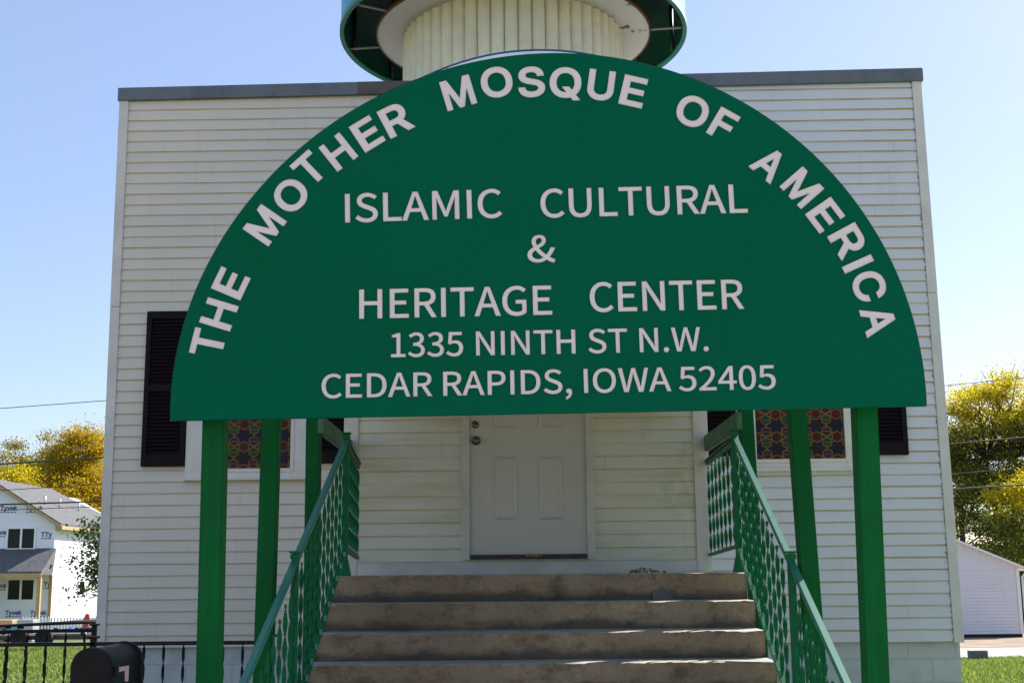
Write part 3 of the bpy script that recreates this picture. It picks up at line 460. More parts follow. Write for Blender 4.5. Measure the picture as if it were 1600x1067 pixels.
# shell of the building
x0b, x1b = bl[0]+0.02, br_[0]-0.02; zt = min(tl[1], tr_[1])
vs = [(xl(ZS)+.02, .001, ZS), (xr(ZS)-.02, .001, ZS), (xr(ZS)-.02, DEP, ZS), (xl(ZS)+.02, DEP, ZS), (tl[0]+.02, .001, tl[1]), (tr_[0]-.02, .001, tr_[1]), (tr_[0]-.02, DEP, tr_[1]), (tl[0]+.02, DEP, tl[1])]
V = [bm.verts.new(v) for v in vs]
for q in ((0, 1, 5, 4), (1, 2, 6, 5), (2, 3, 7, 6), (3, 0, 4, 7)): bm.faces.new([V[i] for i in q])
finish('wall', bm, M['siding_l'], bld)
bm = BM(); poly(bm, [(tl[0], 0.02, tl[1]-0.12), (tr_[0], 0.02, tr_[1]-0.12), (tr_[0], DEP, tr_[1]-0.3), (tl[0], DEP, tl[1]-0.3)]); finish('roof', bm, M['shingle'], bld)
# side siding boards (seen only from a step aside)
for sgn, fx in ((-1, xl), (1, xr)):
    bm = BM(); k = 0
    while ZS + k*EXPO < zt-0.02:
        za = ZS+k*EXPO; zb = min(za+EXPO, zt); xa_, xb_ = fx(za), fx(zb)
        a = [bm.verts.new(p) for p in ((xa_+sgn*0.0, 0.09, za), (xa_+sgn*0.0, DEP, za), (xb_-sgn*0.014, DEP, zb), (xb_-sgn*0.014, 0.09, zb), (xa_-sgn*0.018, 0.09, za), (xa_-sgn*0.018, DEP, za))]
        bm.faces.new((a[0], a[1], a[2], a[3])); bm.faces.new((a[4], a[5], a[1], a[0])); k += 1
    finish('side_siding', bm, M['siding_l'] if sgn < 0 else M['siding_r'], bld)
# corner boards
for fx, s, m in ((xl, 1, 'trim'), (xr, -1, 'trim')):
    bm = BM(); zt_ = (tl if s == 1 else tr_)[1]; zj = Bp(180 if s == 1 else 1458, 480 if s == 1 else 458)[1]
    for za, zb, o in ((ZS-0.01, zj-0.0015, 0.0), (zj+0.0015, zt_-0.003, 0.002)):
        pts = [(fx(za), -0.024-o, za), (fx(za)+s*CBW, -0.024-o, za), (fx(zb)+s*CBW, -0.024-o, zb), (fx(zb), -0.024-o, zb)]
        prism(bm, pts, (0, 0.115, 0))
    bmesh.ops.bevel(bm, geom=bm.edges[:], offset=0.002, segments=1, affect='EDGES')
    finish('corner_board', bm, M[m], bld)
# foundation
bm = BM(); box(bm, xl(0)+0.07, xr(0)-0.03, 0.03, DEP-0.05, -0.3, ZS+0.01); finish('foundation', bm, M['block'], bld)
# roof flashing (metal coping), in lapped lengths
FH = 0.112
cuts = [0, .30, .345, .405, .475, .53, .60, 1.0]
bm = BM()
for i in range(len(cuts)-1):
    a, c = cuts[i], cuts[i+1]; xa, xb = tl[0]-0.012+(tr_[0]-tl[0]+0.024)*a, tl[0]-0.012+(tr_[0]-tl[0]+0.024)*c
    za, zb = topz(xa), topz(xb); o = 0.002*(i % 2)
    prism(bm, [(xa, -0.045-o, za-0.012), (xb+0.004, -0.045-o, zb-0.012), (xb+0.004, -0.045-o, zb+FH), (xa, -0.045-o, za+FH)], (0, 0.10, 0), 1 if 1 <= i <= 5 else 0)
for s, x in ((-1, tl[0]), (1, tr_[0])):
    z = topz(x); box(bm, x-0.03 if s < 0 else x-0.02, x+0.02 if s < 0 else x+0.03, 0.056, DEP, z-0.01, z+FH)
bmesh.ops.bevel(bm, geom=bm.edges[:], offset=0.003, segments=1, affect='EDGES')
finish('roof_coping', bm, [M['flash'], M['flash2']], bld)

# ---- vestibule
ves = empty('entry_vestibule'); ves.parent = bld
ves['label'] = 'projecting entry with siding and an arched roof'
zv0 = Bp(826, 897, OFF)[1]; ztv = Bp(503, 262, OFF+.12)[1]
cbv = 0.115
bm = BM()
zsk = Bp(826, 876, OFF)[1]
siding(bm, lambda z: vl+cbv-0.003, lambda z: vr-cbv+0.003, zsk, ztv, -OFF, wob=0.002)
for s, x in ((-1, vl), (1, vr)):   # side walls
    k = 0
    while zsk-0.02+k*EXPO < ztv-0.05:
        za = zsk-0.02+k*EXPO; zb = za+EXPO
        poly(bm, [(x-s*0.002, -OFF+0.09, za), (x-s*0.002, 0, za), (x-s*0.014, 0, zb), (x-s*0.014, -OFF+0.09, zb)])
        poly(bm, [(x-s*0.002, -OFF+0.09, za), (x-s*0.002, 0, za), (x-s*0.018, 0, za), (x-s*0.018, -OFF+0.09, za)]); k += 1
box(bm, vl+0.02, vr-0.02, -OFF+0.002, -0.001, -0.2, ztv)
finish('entry_siding', bm, M['siding_v'], ves)
bm = BM(); box(bm, vl+0.004, vr-0.004, -OFF-0.022, -OFF+0.04, zv0-0.12, zsk-0.003, bev=0.003); finish('skirt_board', bm, M['doorcase'], ves)
for s, x in ((1, vl), (-1, vr)):
    bm = BM(); box(bm, min(x, x+s*cbv), max(x, x+s*cbv), -OFF-0.03, -OFF+0.088, zv0-0.10, ztv, bev=0.003); finish('corner_board', bm, M['trim'], ves)
# arched roof of the vestibule: segment from the eaves up
axc = Bp(838, 90, OFF+.12)[0]; zap = Bp(838, 77, OFF+.12)[1]; ex = axc - Bp(500, 262, OFF+.12)[0]; h_ = zap - ztv
Rr = (ex*ex+h_*h_)/(2*h_); zc = zap-Rr; am = math.asin(ex/Rr)
def arcband(bm, r0, r1, y0, y1, n=40, z_c=zc, mi=0, am_=am):
    rings = []
    for k in range(n+1):
        a = -am_+2*am_*k/n; s_, c_ = math.sin(a), math.cos(a)
        rings.append([bm.verts.new((axc+r*s_, y, z_c+r*c_)) for r, y in ((r0, y0), (r1, y0), (r1, y1), (r0, y1))])
    for a, c in zip(rings, rings[1:]):
        for i in range(4):
            f = bm.faces.new((a[i], a[(i+1) % 4], c[(i+1) % 4], c[i])); f.material_index = mi
    for e in (rings[0], rings[-1]): bm.faces.new(e).material_index = mi
bm = BM(); arcband(bm, Rr-0.011, Rr, -OFF-0.12, 0.03); finish('arched_roof', bm, M['blue_edge'], ves)
bm = BM()   # sloped white fascia under the roof edge, turned up to the sky
n = 40; P0 = []; P1 = []; P2 = []
for k in range(n+1):
    a = -am*0.985+2*am*0.985*k/n; s_, c_ = math.sin(a), math.cos(a)
    P0.append(bm.verts.new((axc+(Rr-0.012)*s_, -OFF-0.117, zc+(Rr-0.016)*c_))); P1.append(bm.verts.new((axc+(Rr-0.14)*s_, -OFF-0.18, zc+(Rr-0.14)*c_))); P2.append(bm.verts.new((axc+(Rr-0.16)*s_, -OFF-0.02, zc+(Rr-0.16)*c_)))
for k in range(n): bm.faces.new((P0[k], P1[k], P1[k+1], P0[k+1])); bm.faces.new((P1[k], P2[k], P2[k+1], P1[k+1]))
finish('arch_fascia', bm, M['white'], ves)
bm = BM(); pts = [(axc+(Rr-0.1)*math.sin(-am+2*am*k/30), -OFF-0.01, zc+(Rr-0.1)*math.cos(-am+2*am*k/30)) for k in range(31)]
prism(bm, pts + [(vr-0.01, -OFF-0.01, ztv-0.1), (vl+0.01, -OFF-0.01, ztv-0.1)], (0, 0.02, 0)); finish('arch_gable', bm, M['siding_v'], ves)

# ---- door
dl, dr = Bp(735, 800, OFF)[0], Bp(916, 800, OFF)[0]; dz0 = Bp(826, 867, OFF)[1]; dz1 = dz0+2.03
door = empty('door', (0, 0, 0)); door.parent = bld; door['label'] = 'grey white panelled door'
bm = BM(); yd = -OFF-0.026
gx = []   # panel rectangles (local)
def P_(px, py): return Bp(px, py, OFF)
pan = []
for pxa, pxb in ((773, 809), (843, 880)):
    pan.append((P_(pxa, 770)[0], P_(pxb, 770)[0], P_(pxa, 812)[1], P_(pxa, 714)[1]))
    pan.append((P_(pxa-2, 660)[0], P_(pxb-1, 660)[0], P_(pxa, 670)[1], P_(pxa, 670)[1]+0.66))
    pan.append((P_(pxa-2, 660)[0], P_(pxb-1, 660)[0], P_(pxa, 670)[1]+0.78, P_(pxa, 670)[1]+1.0))
xs = sorted({round(v, 5) for p in pan for v in (p[0], p[1])} | {dl, dr}); 
box(bm, dl, dr, yd, -OFF+0.0, dz0+0.008, dz1)
finish('door_slab', bm, M['door'], door)
for p in pan:
    bm = BM(); a, c, e, f = p; w = 0.012
    o4 = [(a, e), (c, e), (c, f), (a, f)]; i4 = [(a+w, e+w), (c-w, e+w), (c-w, f-w), (a+w, f-w)]; j4 = [(a+2.2*w, e+2.2*w), (c-2.2*w, e+2.2*w), (c-2.2*w, f-2.2*w), (a+2.2*w, f-2.2*w)]
    y_ = (yd-0.001, yd-0.015, yd-0.004)
    for A, B_, ya, yb in ((o4, i4, y_[0], y_[1]), (i4, j4, y_[1], y_[2])):
        for k in range(4):
            q, r_ = k, (k+1) % 4
            poly(bm, [(A[q][0], ya, A[q][1]), (A[r_][0], ya, A[r_][1]), (B_[r_][0], yb, B_[r_][1]), (B_[q][0], yb, B_[q][1])])
    poly(bm, [(x, y_[2], z) for x, z in j4]); finish('door_panel', bm, M['door'], door)
def disc_y(bm, x, z, prof, n=24, mi=0):
    rings = [[bm.verts.new((x+r*math.cos(2*math.pi*k/n), y, z+r*math.sin(2*math.pi*k/n))) for k in range(n)] for r, y in prof]
    for a, c in zip(rings, rings[1:]):
        for k in range(n): f = bm.faces.new((a[k], a[(k+1) % n], c[(k+1) % n], c[k])); f.smooth = True; f.material_index = mi
    bm.faces.new(rings[-1]).material_index = mi
kx, kz = P_(744, 689); bm = BM(); disc_y(bm, kx, kz, [(0.036, yd), (0.036, yd-0.006), (0.014, yd-0.010), (0.014, yd-0.03), (0.028, yd-0.036), (0.030, yd-0.05), (0.022, yd-0.062), (0.006, yd-0.064)]); finish('door_knob', bm, M['brass'], door)
kx, kz = P_(743, 664); bm = BM(); disc_y(bm, kx, kz, [(0.029, yd), (0.029, yd-0.010), (0.022, yd-0.018), (0.010, yd-0.020)]); finish('deadbolt', bm, M['brass'], door)
for (xa, xb, nm) in ((dl-0.066, dl-0.002, 'door_casing'), (dr+0.002, dr+0.062, 'door_casing')):
    bm = BM(); box(bm, xa, xb, -OFF-0.052, -OFF+0.01, dz0-0.035, dz1+0.02, bev=0.004)
    finish(nm, bm, M['doorcase'], bld)
bm = BM(); box(bm, dl-0.07, dr+0.07, -OFF-0.054, -OFF+0.01, dz1+0.022, dz1+0.09, bev=0.004); finish('door_casing', bm, M['doorcase'], bld)
bm = BM(); box(bm, dl+0.001, dr-0.001, -OFF-0.06, -OFF, dz0-0.03, dz0+0.004, bev=0.004); finish('threshold', bm, M['sill'], bld)

# ---- windows with stained glass and shutters
def window(pl, pr, gl, gr, pyb, gyb):
    """casing left/right px, glass left/right px, casing bottom, glass bottom px"""
    w = empty('window'); w.parent = bld
    xa, zb = Bp(pl, pyb, 0.03); xb, _ = Bp(pr, pyb, 0.03); ga, gz = Bp(gl, gyb, 0.02); gb, _ = Bp(gr, gyb, 0.02)
    ztop = Bp(pl, 492, 0.03)[1]; gtop = ztop - 0.11
    bm = BM()
    for a, c, e, f in ((xa, ga, zb, ztop), (gb, xb, zb, ztop), (ga+.0005, gb-.0005, zb, gz), (ga+.0005, gb-.0005, gtop, ztop)): box(bm, a, c, -0.045, 0, e, f, bev=0.004)
    for a, c, e, f in ((ga-0.02, ga+0.012, gz-.02, gtop+.02), (gb-0.012, gb+0.02, gz-.02, gtop+.02), (ga+.013, gb-.013, gz-0.02, gz+0.012)): box(bm, a, c, -0.052, -0.02, e, f, bev=0.003)
    box(bm, xa-0.01, xb+0.01, -0.07, 0, zb-0.028, zb-0.001, bev=0.004)
    finish('window_frame', bm, M['trim_w'], w)
    # leaded glass with hexagons
    bm = BM(); y0 = -0.026; poly(bm, [(ga, y0, gz), (gb, y0, gz), (gb, y0, gtop), (ga, y0, gtop)], 0)
    p, q = 0.176, 0.200
    def cpoly(P, y, mi):      # clip to the glass opening
        for ax, lim, sg in ((0, ga, 1), (0, gb, -1), (1, gz, 1), (1, gtop, -1)):
            Q = []
            for i in range(len(P)):
                a, c = P[i-1], P[i]; da, dc = (a[ax]-lim)*sg, (c[ax]-lim)*sg
                if (da >= 0) != (dc >= 0):
                    t = da/(da-dc); Q.append((a[0]+(c[0]-a[0])*t, a[1]+(c[1]-a[1])*t))
                if dc >= 0: Q.append(c)
            P = Q
            if len(P) < 3: return
        poly(bm, [(a, y, c) for a, c in P], mi)
    def hexa(cx, cz, r0, r1, y, mi):
        A = [(cx+r1*math.cos(R(60*k+30)), cz+r1*math.sin(R(60*k+30))) for k in range(6)]; Bq = [(cx+r0*math.cos(R(60*k+30)), cz+r0*math.sin(R(60*k+30))) for k in range(6)]
        if r0 < 0.001: cpoly(A, y, mi)
        else:
            for k in range(6): cpoly([A[k], A[(k+1) % 6], Bq[(k+1) % 6], Bq[k]], y, mi)
    def bar(xa_, za_, xb_, zb_, t=0.0045):
        d = Vector((xb_-xa_, zb_-za_)).normalized(); nn = Vector((-d.y, d.x))*t
        cpoly([(xa_+nn.x, za_+nn.y), (xb_+nn.x, zb_+nn.y), (xb_-nn.x, zb_-nn.y), (xa_-nn.x, za_-nn.y)], y0-0.0012-0.0001*(za_ > zb_), 4)
    ncol = int((gb-ga)/(p/2))+2; nrow = int((gtop-gz)/q)+2; xs0 = ga+0.018
    for i in range(-1, ncol+1):
        cx = xs0 + i*p/2
        for j in range(-1, nrow+1):
            cz = gz + 0.005 + j*q
            if i % 2 == 0:
                bar(cx-0.088, cz+0.052, cx-0.030, cz+0.040, 0.003); bar(cx+0.088, cz+0.052, cx+0.030, cz+0.040, 0.003); bar(cx-0.088, cz-0.052, cx-0.030, cz-0.040, 0.003); bar(cx+0.088, cz-0.052, cx+0.030, cz-0.040, 0.003)
                hexa(cx, cz, 0, 0.046, y0-0.0008, 1); hexa(cx, cz, 0.043, 0.053, y0-0.0016, 4)
            else:
                hexa(cx, cz+q*0.25, 0, 0.044, y0-0.0008, 3); hexa(cx, cz+q*0.25, 0.040, 0.050, y0-0.0016, 4)
                hexa(cx, cz+q*0.76, 0, 0.044, y0-0.0008, 2); hexa(cx, cz+q*0.76, 0.040, 0.050, y0-0.0016, 4)
                bar(cx-0.045, cz+0.022, cx+0.045, cz-0.022); bar(cx-0.045, cz-0.022, cx+0.045, cz+0.022)
                bar(cx-0.012, cz+q*0.5-0.022, cx+0.012, cz+q*0.5+0.022); bar(cx+0.012, cz+q*0.5-0.022, cx-0.012, cz+q*0.5+0.022)
    finish('stained_glass', bm, [M['sg_blue'], M['sg_red'], M['sg_green'], M['sg_purple'], M['sg_yellow']], w)
    return w
M['sg_blue'] = simple('glass_blue', (0.018, 0.010, 0.022), 0.2, 0.4, 9, spec=0.12); M['sg_red'] = simple('glass_red', (0.075, 0.009, 0.010), 0.2, 0.3, 9, spec=0.12)
M['sg_green'] = simple('glass_green', (0.012, 0.055, 0.035), 0.2, 0.3, 9, spec=0.12); M['sg_purple'] = simple('glass_purple', (0.05, 0.012, 0.045), 0.2, 0.3, 9, spec=0.12)
M['sg_yellow'] = simple('lead_yellow', (0.20, 0.115, 0.012), 0.4, 0.3, 20, spec=0.12)
w1 = window(289, 480, 315, 456, 746, 735); w1['label'] = 'stained glass window left of the entry'
w2 = window(1153, 1349, 1180, 1323, 732, 720); w2['label'] = 'stained glass window right of the entry'
def shutter(pxa, pxb, pyt, pyb, ref):
    xa, zb = Bp(pxa, pyb, 0.04); xb, _ = Bp(pxb, pyb, 0.04); _, zt_ = Bp(ref, pyt, 0.04)
    bm = BM(); fr = 0.045; ya, yb = -0.055, -0.018
    zm = zb + (zt_-zb)*0.5
    for a, c, e, f in ((xa, xa+fr, zb, zt_), (xb-fr, xb, zb, zt_), (xa+fr, xb-fr, zb, zb+0.11), (xa+fr, xb-fr, zt_-0.07, zt_), (xa+fr, xb-fr, zm-0.03, zm+0.03)): box(bm, a, c, ya, yb, e, f, bev=0.003)
    box(bm, xa+fr, xb-fr, yb-0.004, yb, zb+0.1, zt_-0.06)
    sh = finish('shutter', bm, M['shutter'], bld)
    bm = BM(); 
    for e, f in ((zb+0.112, zm-0.032), (zm+0.032, zt_-0.072)):
        n = int((f-e)/0.033)
        for k in range(n):
            z = e + (f-e)*(k+0.5)/n; prism(bm, [(xa+fr+.001, ya+0.006, z-0.013), (xa+fr+.001, ya+0.010, z-0.017), (xa+fr+.001, yb-0.006, z+0.012), (xa+fr+.001, yb-0.010, z+0.016)], (xb-xa-2*fr-.002, 0, 0))
    lo = finish('louvres', bm, M['shutter'], sh)
    return sh
shutter(220, 288, 487, 729, 228)['label'] = 'outer shutter left of the left window'
shutter(482, 545, 487, 724, 488)['label'] = 'inner shutter between left window and entry'
shutter(1094, 1152, 475, 713, 1100)['label'] = 'inner shutter between entry and right window'
shutter(1351, 1420, 470, 711, 1354)['label'] = 'outer shutter right of the right window'

# ---- minaret drum on the roof
mc = at(802, 60, 12.35); RC = 165*(12.35*math.cos(PITCH)+5.2*math.sin(PITCH))/F; RDc = RC*212/165; RD = RC*268/165
zr = 0.4425*12.35     # rim height above eye
loc = Vector((mc.x, 12.35, zr)) - Vector((XC, YM, G0)); mlx, mly, mlz = loc.dot(ux), loc.dot(uy), loc.z
mi = empty('minaret', (mlx, mly, mlz)); mi.parent = bld; mi['label'] = 'round fluted minaret stub with turquoise drum'
bm = BM(); NF = 52; zb_ = 3.6+1.55-mlz
zb_ = -1.6
prev = None
for i in range(NF):
    a = 2*math.pi*i/NF; w = math.pi*RC/NF*0.97; cx, cy = RC*math.cos(a)*0.985, RC*math.sin(a)*0.985
    rr = []
    for k in range(7):
        b_ = -math.pi/2 + math.pi*k/6; lx = w*math.sin(b_); ly = w*1.0*math.cos(b_)
        rr.append((cx - math.sin(a)*lx + math.cos(a)*ly, cy + math.cos(a)*lx + math.sin(a)*ly))
    lo = [bm.verts.new((x, y, zb_)) for x, y in rr]; hi = [bm.verts.new((x, y, -0.035)) for x, y in rr]
    tip = bm.verts.new((cx*0.985, cy*0.985, -0.015))
    for k in range(6):
        f = bm.faces.new((lo[k], lo[k+1], hi[k+1], hi[k])); f.smooth = True
        bm.faces.new((hi[k], hi[k+1], tip))
lathe(bm, [(RC*0.975, zb_), (RC*0.975, 0.02)], 52)
finish('fluted_column', bm, M['cream'], mi)
bm = BM()
rg = lathe(bm, [(RC*0.9, 0.004), (RDc, 0.0)], 96); 
finish('soffit_disc', bm, M['disc'], mi)
bm = BM(); lathe(bm, [(RDc-0.001, -0.006), (RDc+0.014, -0.006), (RDc+0.014, 0.035), (RDc-0.001, 0.035), (RDc-0.001, -0.006)], 96); finish('disc_edge', bm, M['ply'], mi)
bm = BM()
lathe(bm, [(RD, 0.0), (RD, 1.6)], 96)
finish('drum', bm, M['drum'], mi)
bm = BM(); lathe(bm, [(RD+0.012, -0.02), (RD+0.012, 0.03), (RD-0.03, 0.03), (RD-0.03, -0.02), (RD+0.012, -0.02)], 96); finish('drum_rim', bm, M['rim'], mi)
bm = BM(); lathe(bm, [(RD-0.012, 0.03), (RD-0.012, 0.55), (RDc*0.6, 0.56)], 96); lathe(bm, [(RDc-0.02, 0.04), (RDc-0.25, 0.55)], 64); lathe(bm, [(RD, 1.6), (0.3, 2.2), (0.0001, 2.25)], 48); finish('drum_lining', bm, M['drum_in'], mi)
for k in range(14):
    a = 2*math.pi*(k+0.55)/14
    bm = BM(); c_, s_ = math.cos(a), math.sin(a)
    for da in (0,):
        tube(bm, [((RD-0.03)*c_, (RD-0.03)*s_, 0.02), ((RD-0.03)*c_, (RD-0.03)*s_, 0.54)], 0.022, 6)
    finish('drum_rib', bm, M['dark'], mi)
for k in range(10):
    a = 2*math.pi*(k)/10 + R(-6.5); c_, s_ = math.cos(a), math.sin(a)
    bm = BM(); tube(bm, [(RDc*c_, RDc*s_, 0.012), ((RD-0.02)*c_, (RD-0.02)*s_, 0.012)], 0.013, 6); finish('drum_strut', bm, M['greymetal'], mi)

# ================================================================ STEPS
def stepx(px, py, Y): return at(px, py, Y)
SXL, SXR = at(515, 897, 8.2).x, at(1166, 897, 8.2).x
LZ = at(826, 897, 8.2).z
nos = [(8.2, LZ), (7.93, at(826, 941, 7.93).z), (7.65, at(826, 988, 7.65).z), (7.37, at(826, 1036, 7.37).z)]
dzs = (nos[0][1]-nos[3][1])/3
while nos[-1][1]-dzs > G0+0.05: nos.append((nos[-1][0]-0.28, nos[-1][1]-dzs))
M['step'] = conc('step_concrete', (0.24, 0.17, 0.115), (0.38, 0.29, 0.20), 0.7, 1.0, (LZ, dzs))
bm = BM()
rnd = random.Random(3); NS = 120
def sx(t, Y):   # side flare
    fl = 0.0
    return (SXL-fl) + (SXR-SXL+2*fl)*t
rows = []
prof = [(9.98, LZ+0.002), (8.9, LZ)]
for i, (y, z) in enumerate(nos):
    zn = nos[i+1][1] if i+1 < len(nos) else G0-0.05
    prof += [(y+0.02, z), (y+0.004, z-0.003), (y, z-0.014), (y+0.006, z-0.05), (y+0.010, zn+0.03), (y+0.012, zn+0.002)]
for j, (y, z) in enumerate(prof):
    row = []
    for k in range(NS+1):
        t = k/NS; e = math.sin(k*0.37+j*1.7)*0.003+math.sin(k*0.9+j)*0.0018+rnd.uniform(-0.003, 0.003) if (j-2) % 6 in (1, 2, 3) else 0
        chip = rnd.uniform(0.004, 0.016) if ((j-2) % 6 == 2 and rnd.random() < 0.16) else 0
        row.append(bm.verts.new((sx(t, y), y+e+chip, z+e*0.6-0.0055*(sx(t, y)-XC)*0)))
    rows.append(row)
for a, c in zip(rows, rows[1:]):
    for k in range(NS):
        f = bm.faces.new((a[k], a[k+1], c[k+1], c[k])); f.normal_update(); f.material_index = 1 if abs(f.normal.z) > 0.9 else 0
for s in (0, -1):
    pts = [r_[s].co.copy() for r_ in rows]; pts = pts + [Vector((pts[-1].x, pts[-1].y, G0-0.1)), Vector((pts[0].x, pts[0].y, G0-0.1))]
    # close side with quads down to the ground
    for p, q in zip(pts[:-3], pts[1:-2]):
        if abs(p.y-q.y) > 1e-5: poly(bm, [p, q, (q.x, q.y, G0-0.1), (p.x, p.y, G0-0.1)])
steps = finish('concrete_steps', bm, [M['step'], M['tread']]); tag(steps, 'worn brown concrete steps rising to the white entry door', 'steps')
bm = BM(); pc = at(1034, 931, 8.2)
pp = [(-0.062, -0.045), (-0.055, 0.035), (-0.02, 0.045), (0.0, 0.052), (0.03, 0.047), (0.068, 0.02), (0.07, -0.045)]
prism(bm, [(pc.x+a, 8.208, pc.z+c) for a, c in pp], (0, -0.014, 0)); pt = finish('concrete_patch', bm, M['patch'], steps)

# fallen leaves on the steps
def leaf(px, py, Y, s, mat, label, ang, name='fallen_leaf'):
    p = at(px, py, Y); bm = BM()
    pts = []
    for k in range(10):
        a = 2*math.pi*k/10; rr = s*(0.55+0.45*((k % 2) == 0))*(1 if k else 1.2); pts.append((rr*math.cos(a), rr*math.sin(a)*0.8))
    ca, sa = math.cos(ang), math.sin(ang)
    top = [bm.verts.new((x, y*ca - (x*x/s)*0.3, s*0.75 + y*sa)) for x, y in pts]; bot = [bm.verts.new((v.co.x, v.co.y+0.0015, v.co.z-0.0008)) for v in top]
    bm.faces.new(top); bm.faces.new(bot[::-1])
    for k in range(10): bm.faces.new((top[k], bot[k], bot[(k+1) % 10], top[(k+1) % 10]))
    o = finish(name, bm, mat, loc=(p.x, Y, p.z)); o.rotation_euler = (0, 0, random.uniform(-0.5, 0.5)); return tag(o, label, 'leaf')
leaf(1090, 988, 7.75, 0.017, M['leaf_y'], 'yellow curled leaf on the third tread right of centre', 1.3)
leaf(733, 989, 7.76, 0.012, M['leaf_y'], 'small yellow leaf on the third tread left of centre', 1.0)
leaf(1219, 1066, 7.2, 0.024, M['leaf_y'], 'yellow leaf beside the foot of the right handrail', 1.3)
bm = BM(); rnd = random.Random(5)
def litter(cx, cy, cz, w, n, smin=0.012, smax=0.03, up=0.05):
    for i in range(n):
        x = cx + rnd.gauss(0, w*0.5); z = cz + abs(rnd.gauss(0, up))*max(0, 1-abs(x-cx)/w); y = cy + rnd.uniform(-0.03, 0.01); s = rnd.uniform(smin, smax); a = rnd.uniform(0, 6.3); t = rnd.uniform(-1.2, 1.2)
        u = Vector((math.cos(a), math.sin(t)*math.sin(a)*0.4, math.sin(a)))*s; v = Vector((-math.sin(a), 0.3*math.cos(t), math.cos(a)))*s*0.55
        c0 = Vector((x, y, z+s*0.5)); poly(bm, [c0-u, c0+v, c0+u, c0-v])
p = at(1008, 893, 9.6); litter(p.x, 9.70, LZ+0.002, 0.15, 40, 0.008, 0.016, up=0.012)
tag(finish('leaf_litter', bm, M['leaf_b']), 'small drift of dry brown leaves on the landing right of the door', 'leaves', kind='stuff')
bm = BM(); p = at(830, 868, 9.85); litter(p.x, 9.86, at(830, 869, 9.86).z, 0.06, 26, 0.006, 0.014, 0.008)
tag(finish('leaf_litter', bm, M['leaf_y']), 'bits of yellow leaf on the brown door threshold', 'leaves', kind='stuff')

# ================================================================ HANDRAILS
def baluster_mesh(L, w=0.024, t=0.006, period=0.125, seg_per=10):
    bm = BM(); n = max(8, int(L/period*seg_per)); rings = []
    for i in range(n+1):
        z = L*i/n; a = math.pi*z/ (period/1.0) * 1.0
        e = min(1, min(z, L-z)/0.04); ang = a + 0.9
        ww = w if e > 0.3 else t*1.6
        ca, sa = math.cos(ang), math.sin(ang)
        rings.append([bm.verts.new((x*ca-y*sa, x*sa+y*ca, z)) for x, y in ((-ww/2, -t/2), (ww/2, -t/2), (ww/2, t/2), (-ww/2, t/2))])
    for a, c in zip(rings, rings[1:]):
        for k in range(4): bm.faces.new((a[k], a[(k+1) % 4], c[(k+1) % 4], c[k]))
    bm.faces.new(rings[0][::-1]); bm.faces.new(rings[-1]); return bm
def barbox(bm, p, q, w, h, mi=0, bev=0.0):
    """rectangular bar between p and q, w horizontal width, h height"""
    p, q = Vector(p), Vector(q); d = (q-p).normalized(); side = d.cross(Vector((0, 0, 1))).normalized(); up_ = side.cross(d)
    A = [bm.verts.new(o + side*a*w/2 + up_*c*h/2) for o in (p, q) for a, c in ((-1, -1), (1, -1), (1, 1), (-1, 1))]
    fs = [bm.faces.new([A[i] for i in f]) for f in ((0, 3, 2, 1), (4, 5, 6, 7), (0, 1, 5, 4), (1, 2, 6, 5), (2, 3, 7, 6), (3, 0, 4, 7))]
    for f in fs: f.material_index = mi
    if bev: bmesh.ops.bevel(bm, geom=list({e for f in fs for e in f.edges}), offset=bev, segments=2, affect='EDGES')
SL = 0.60
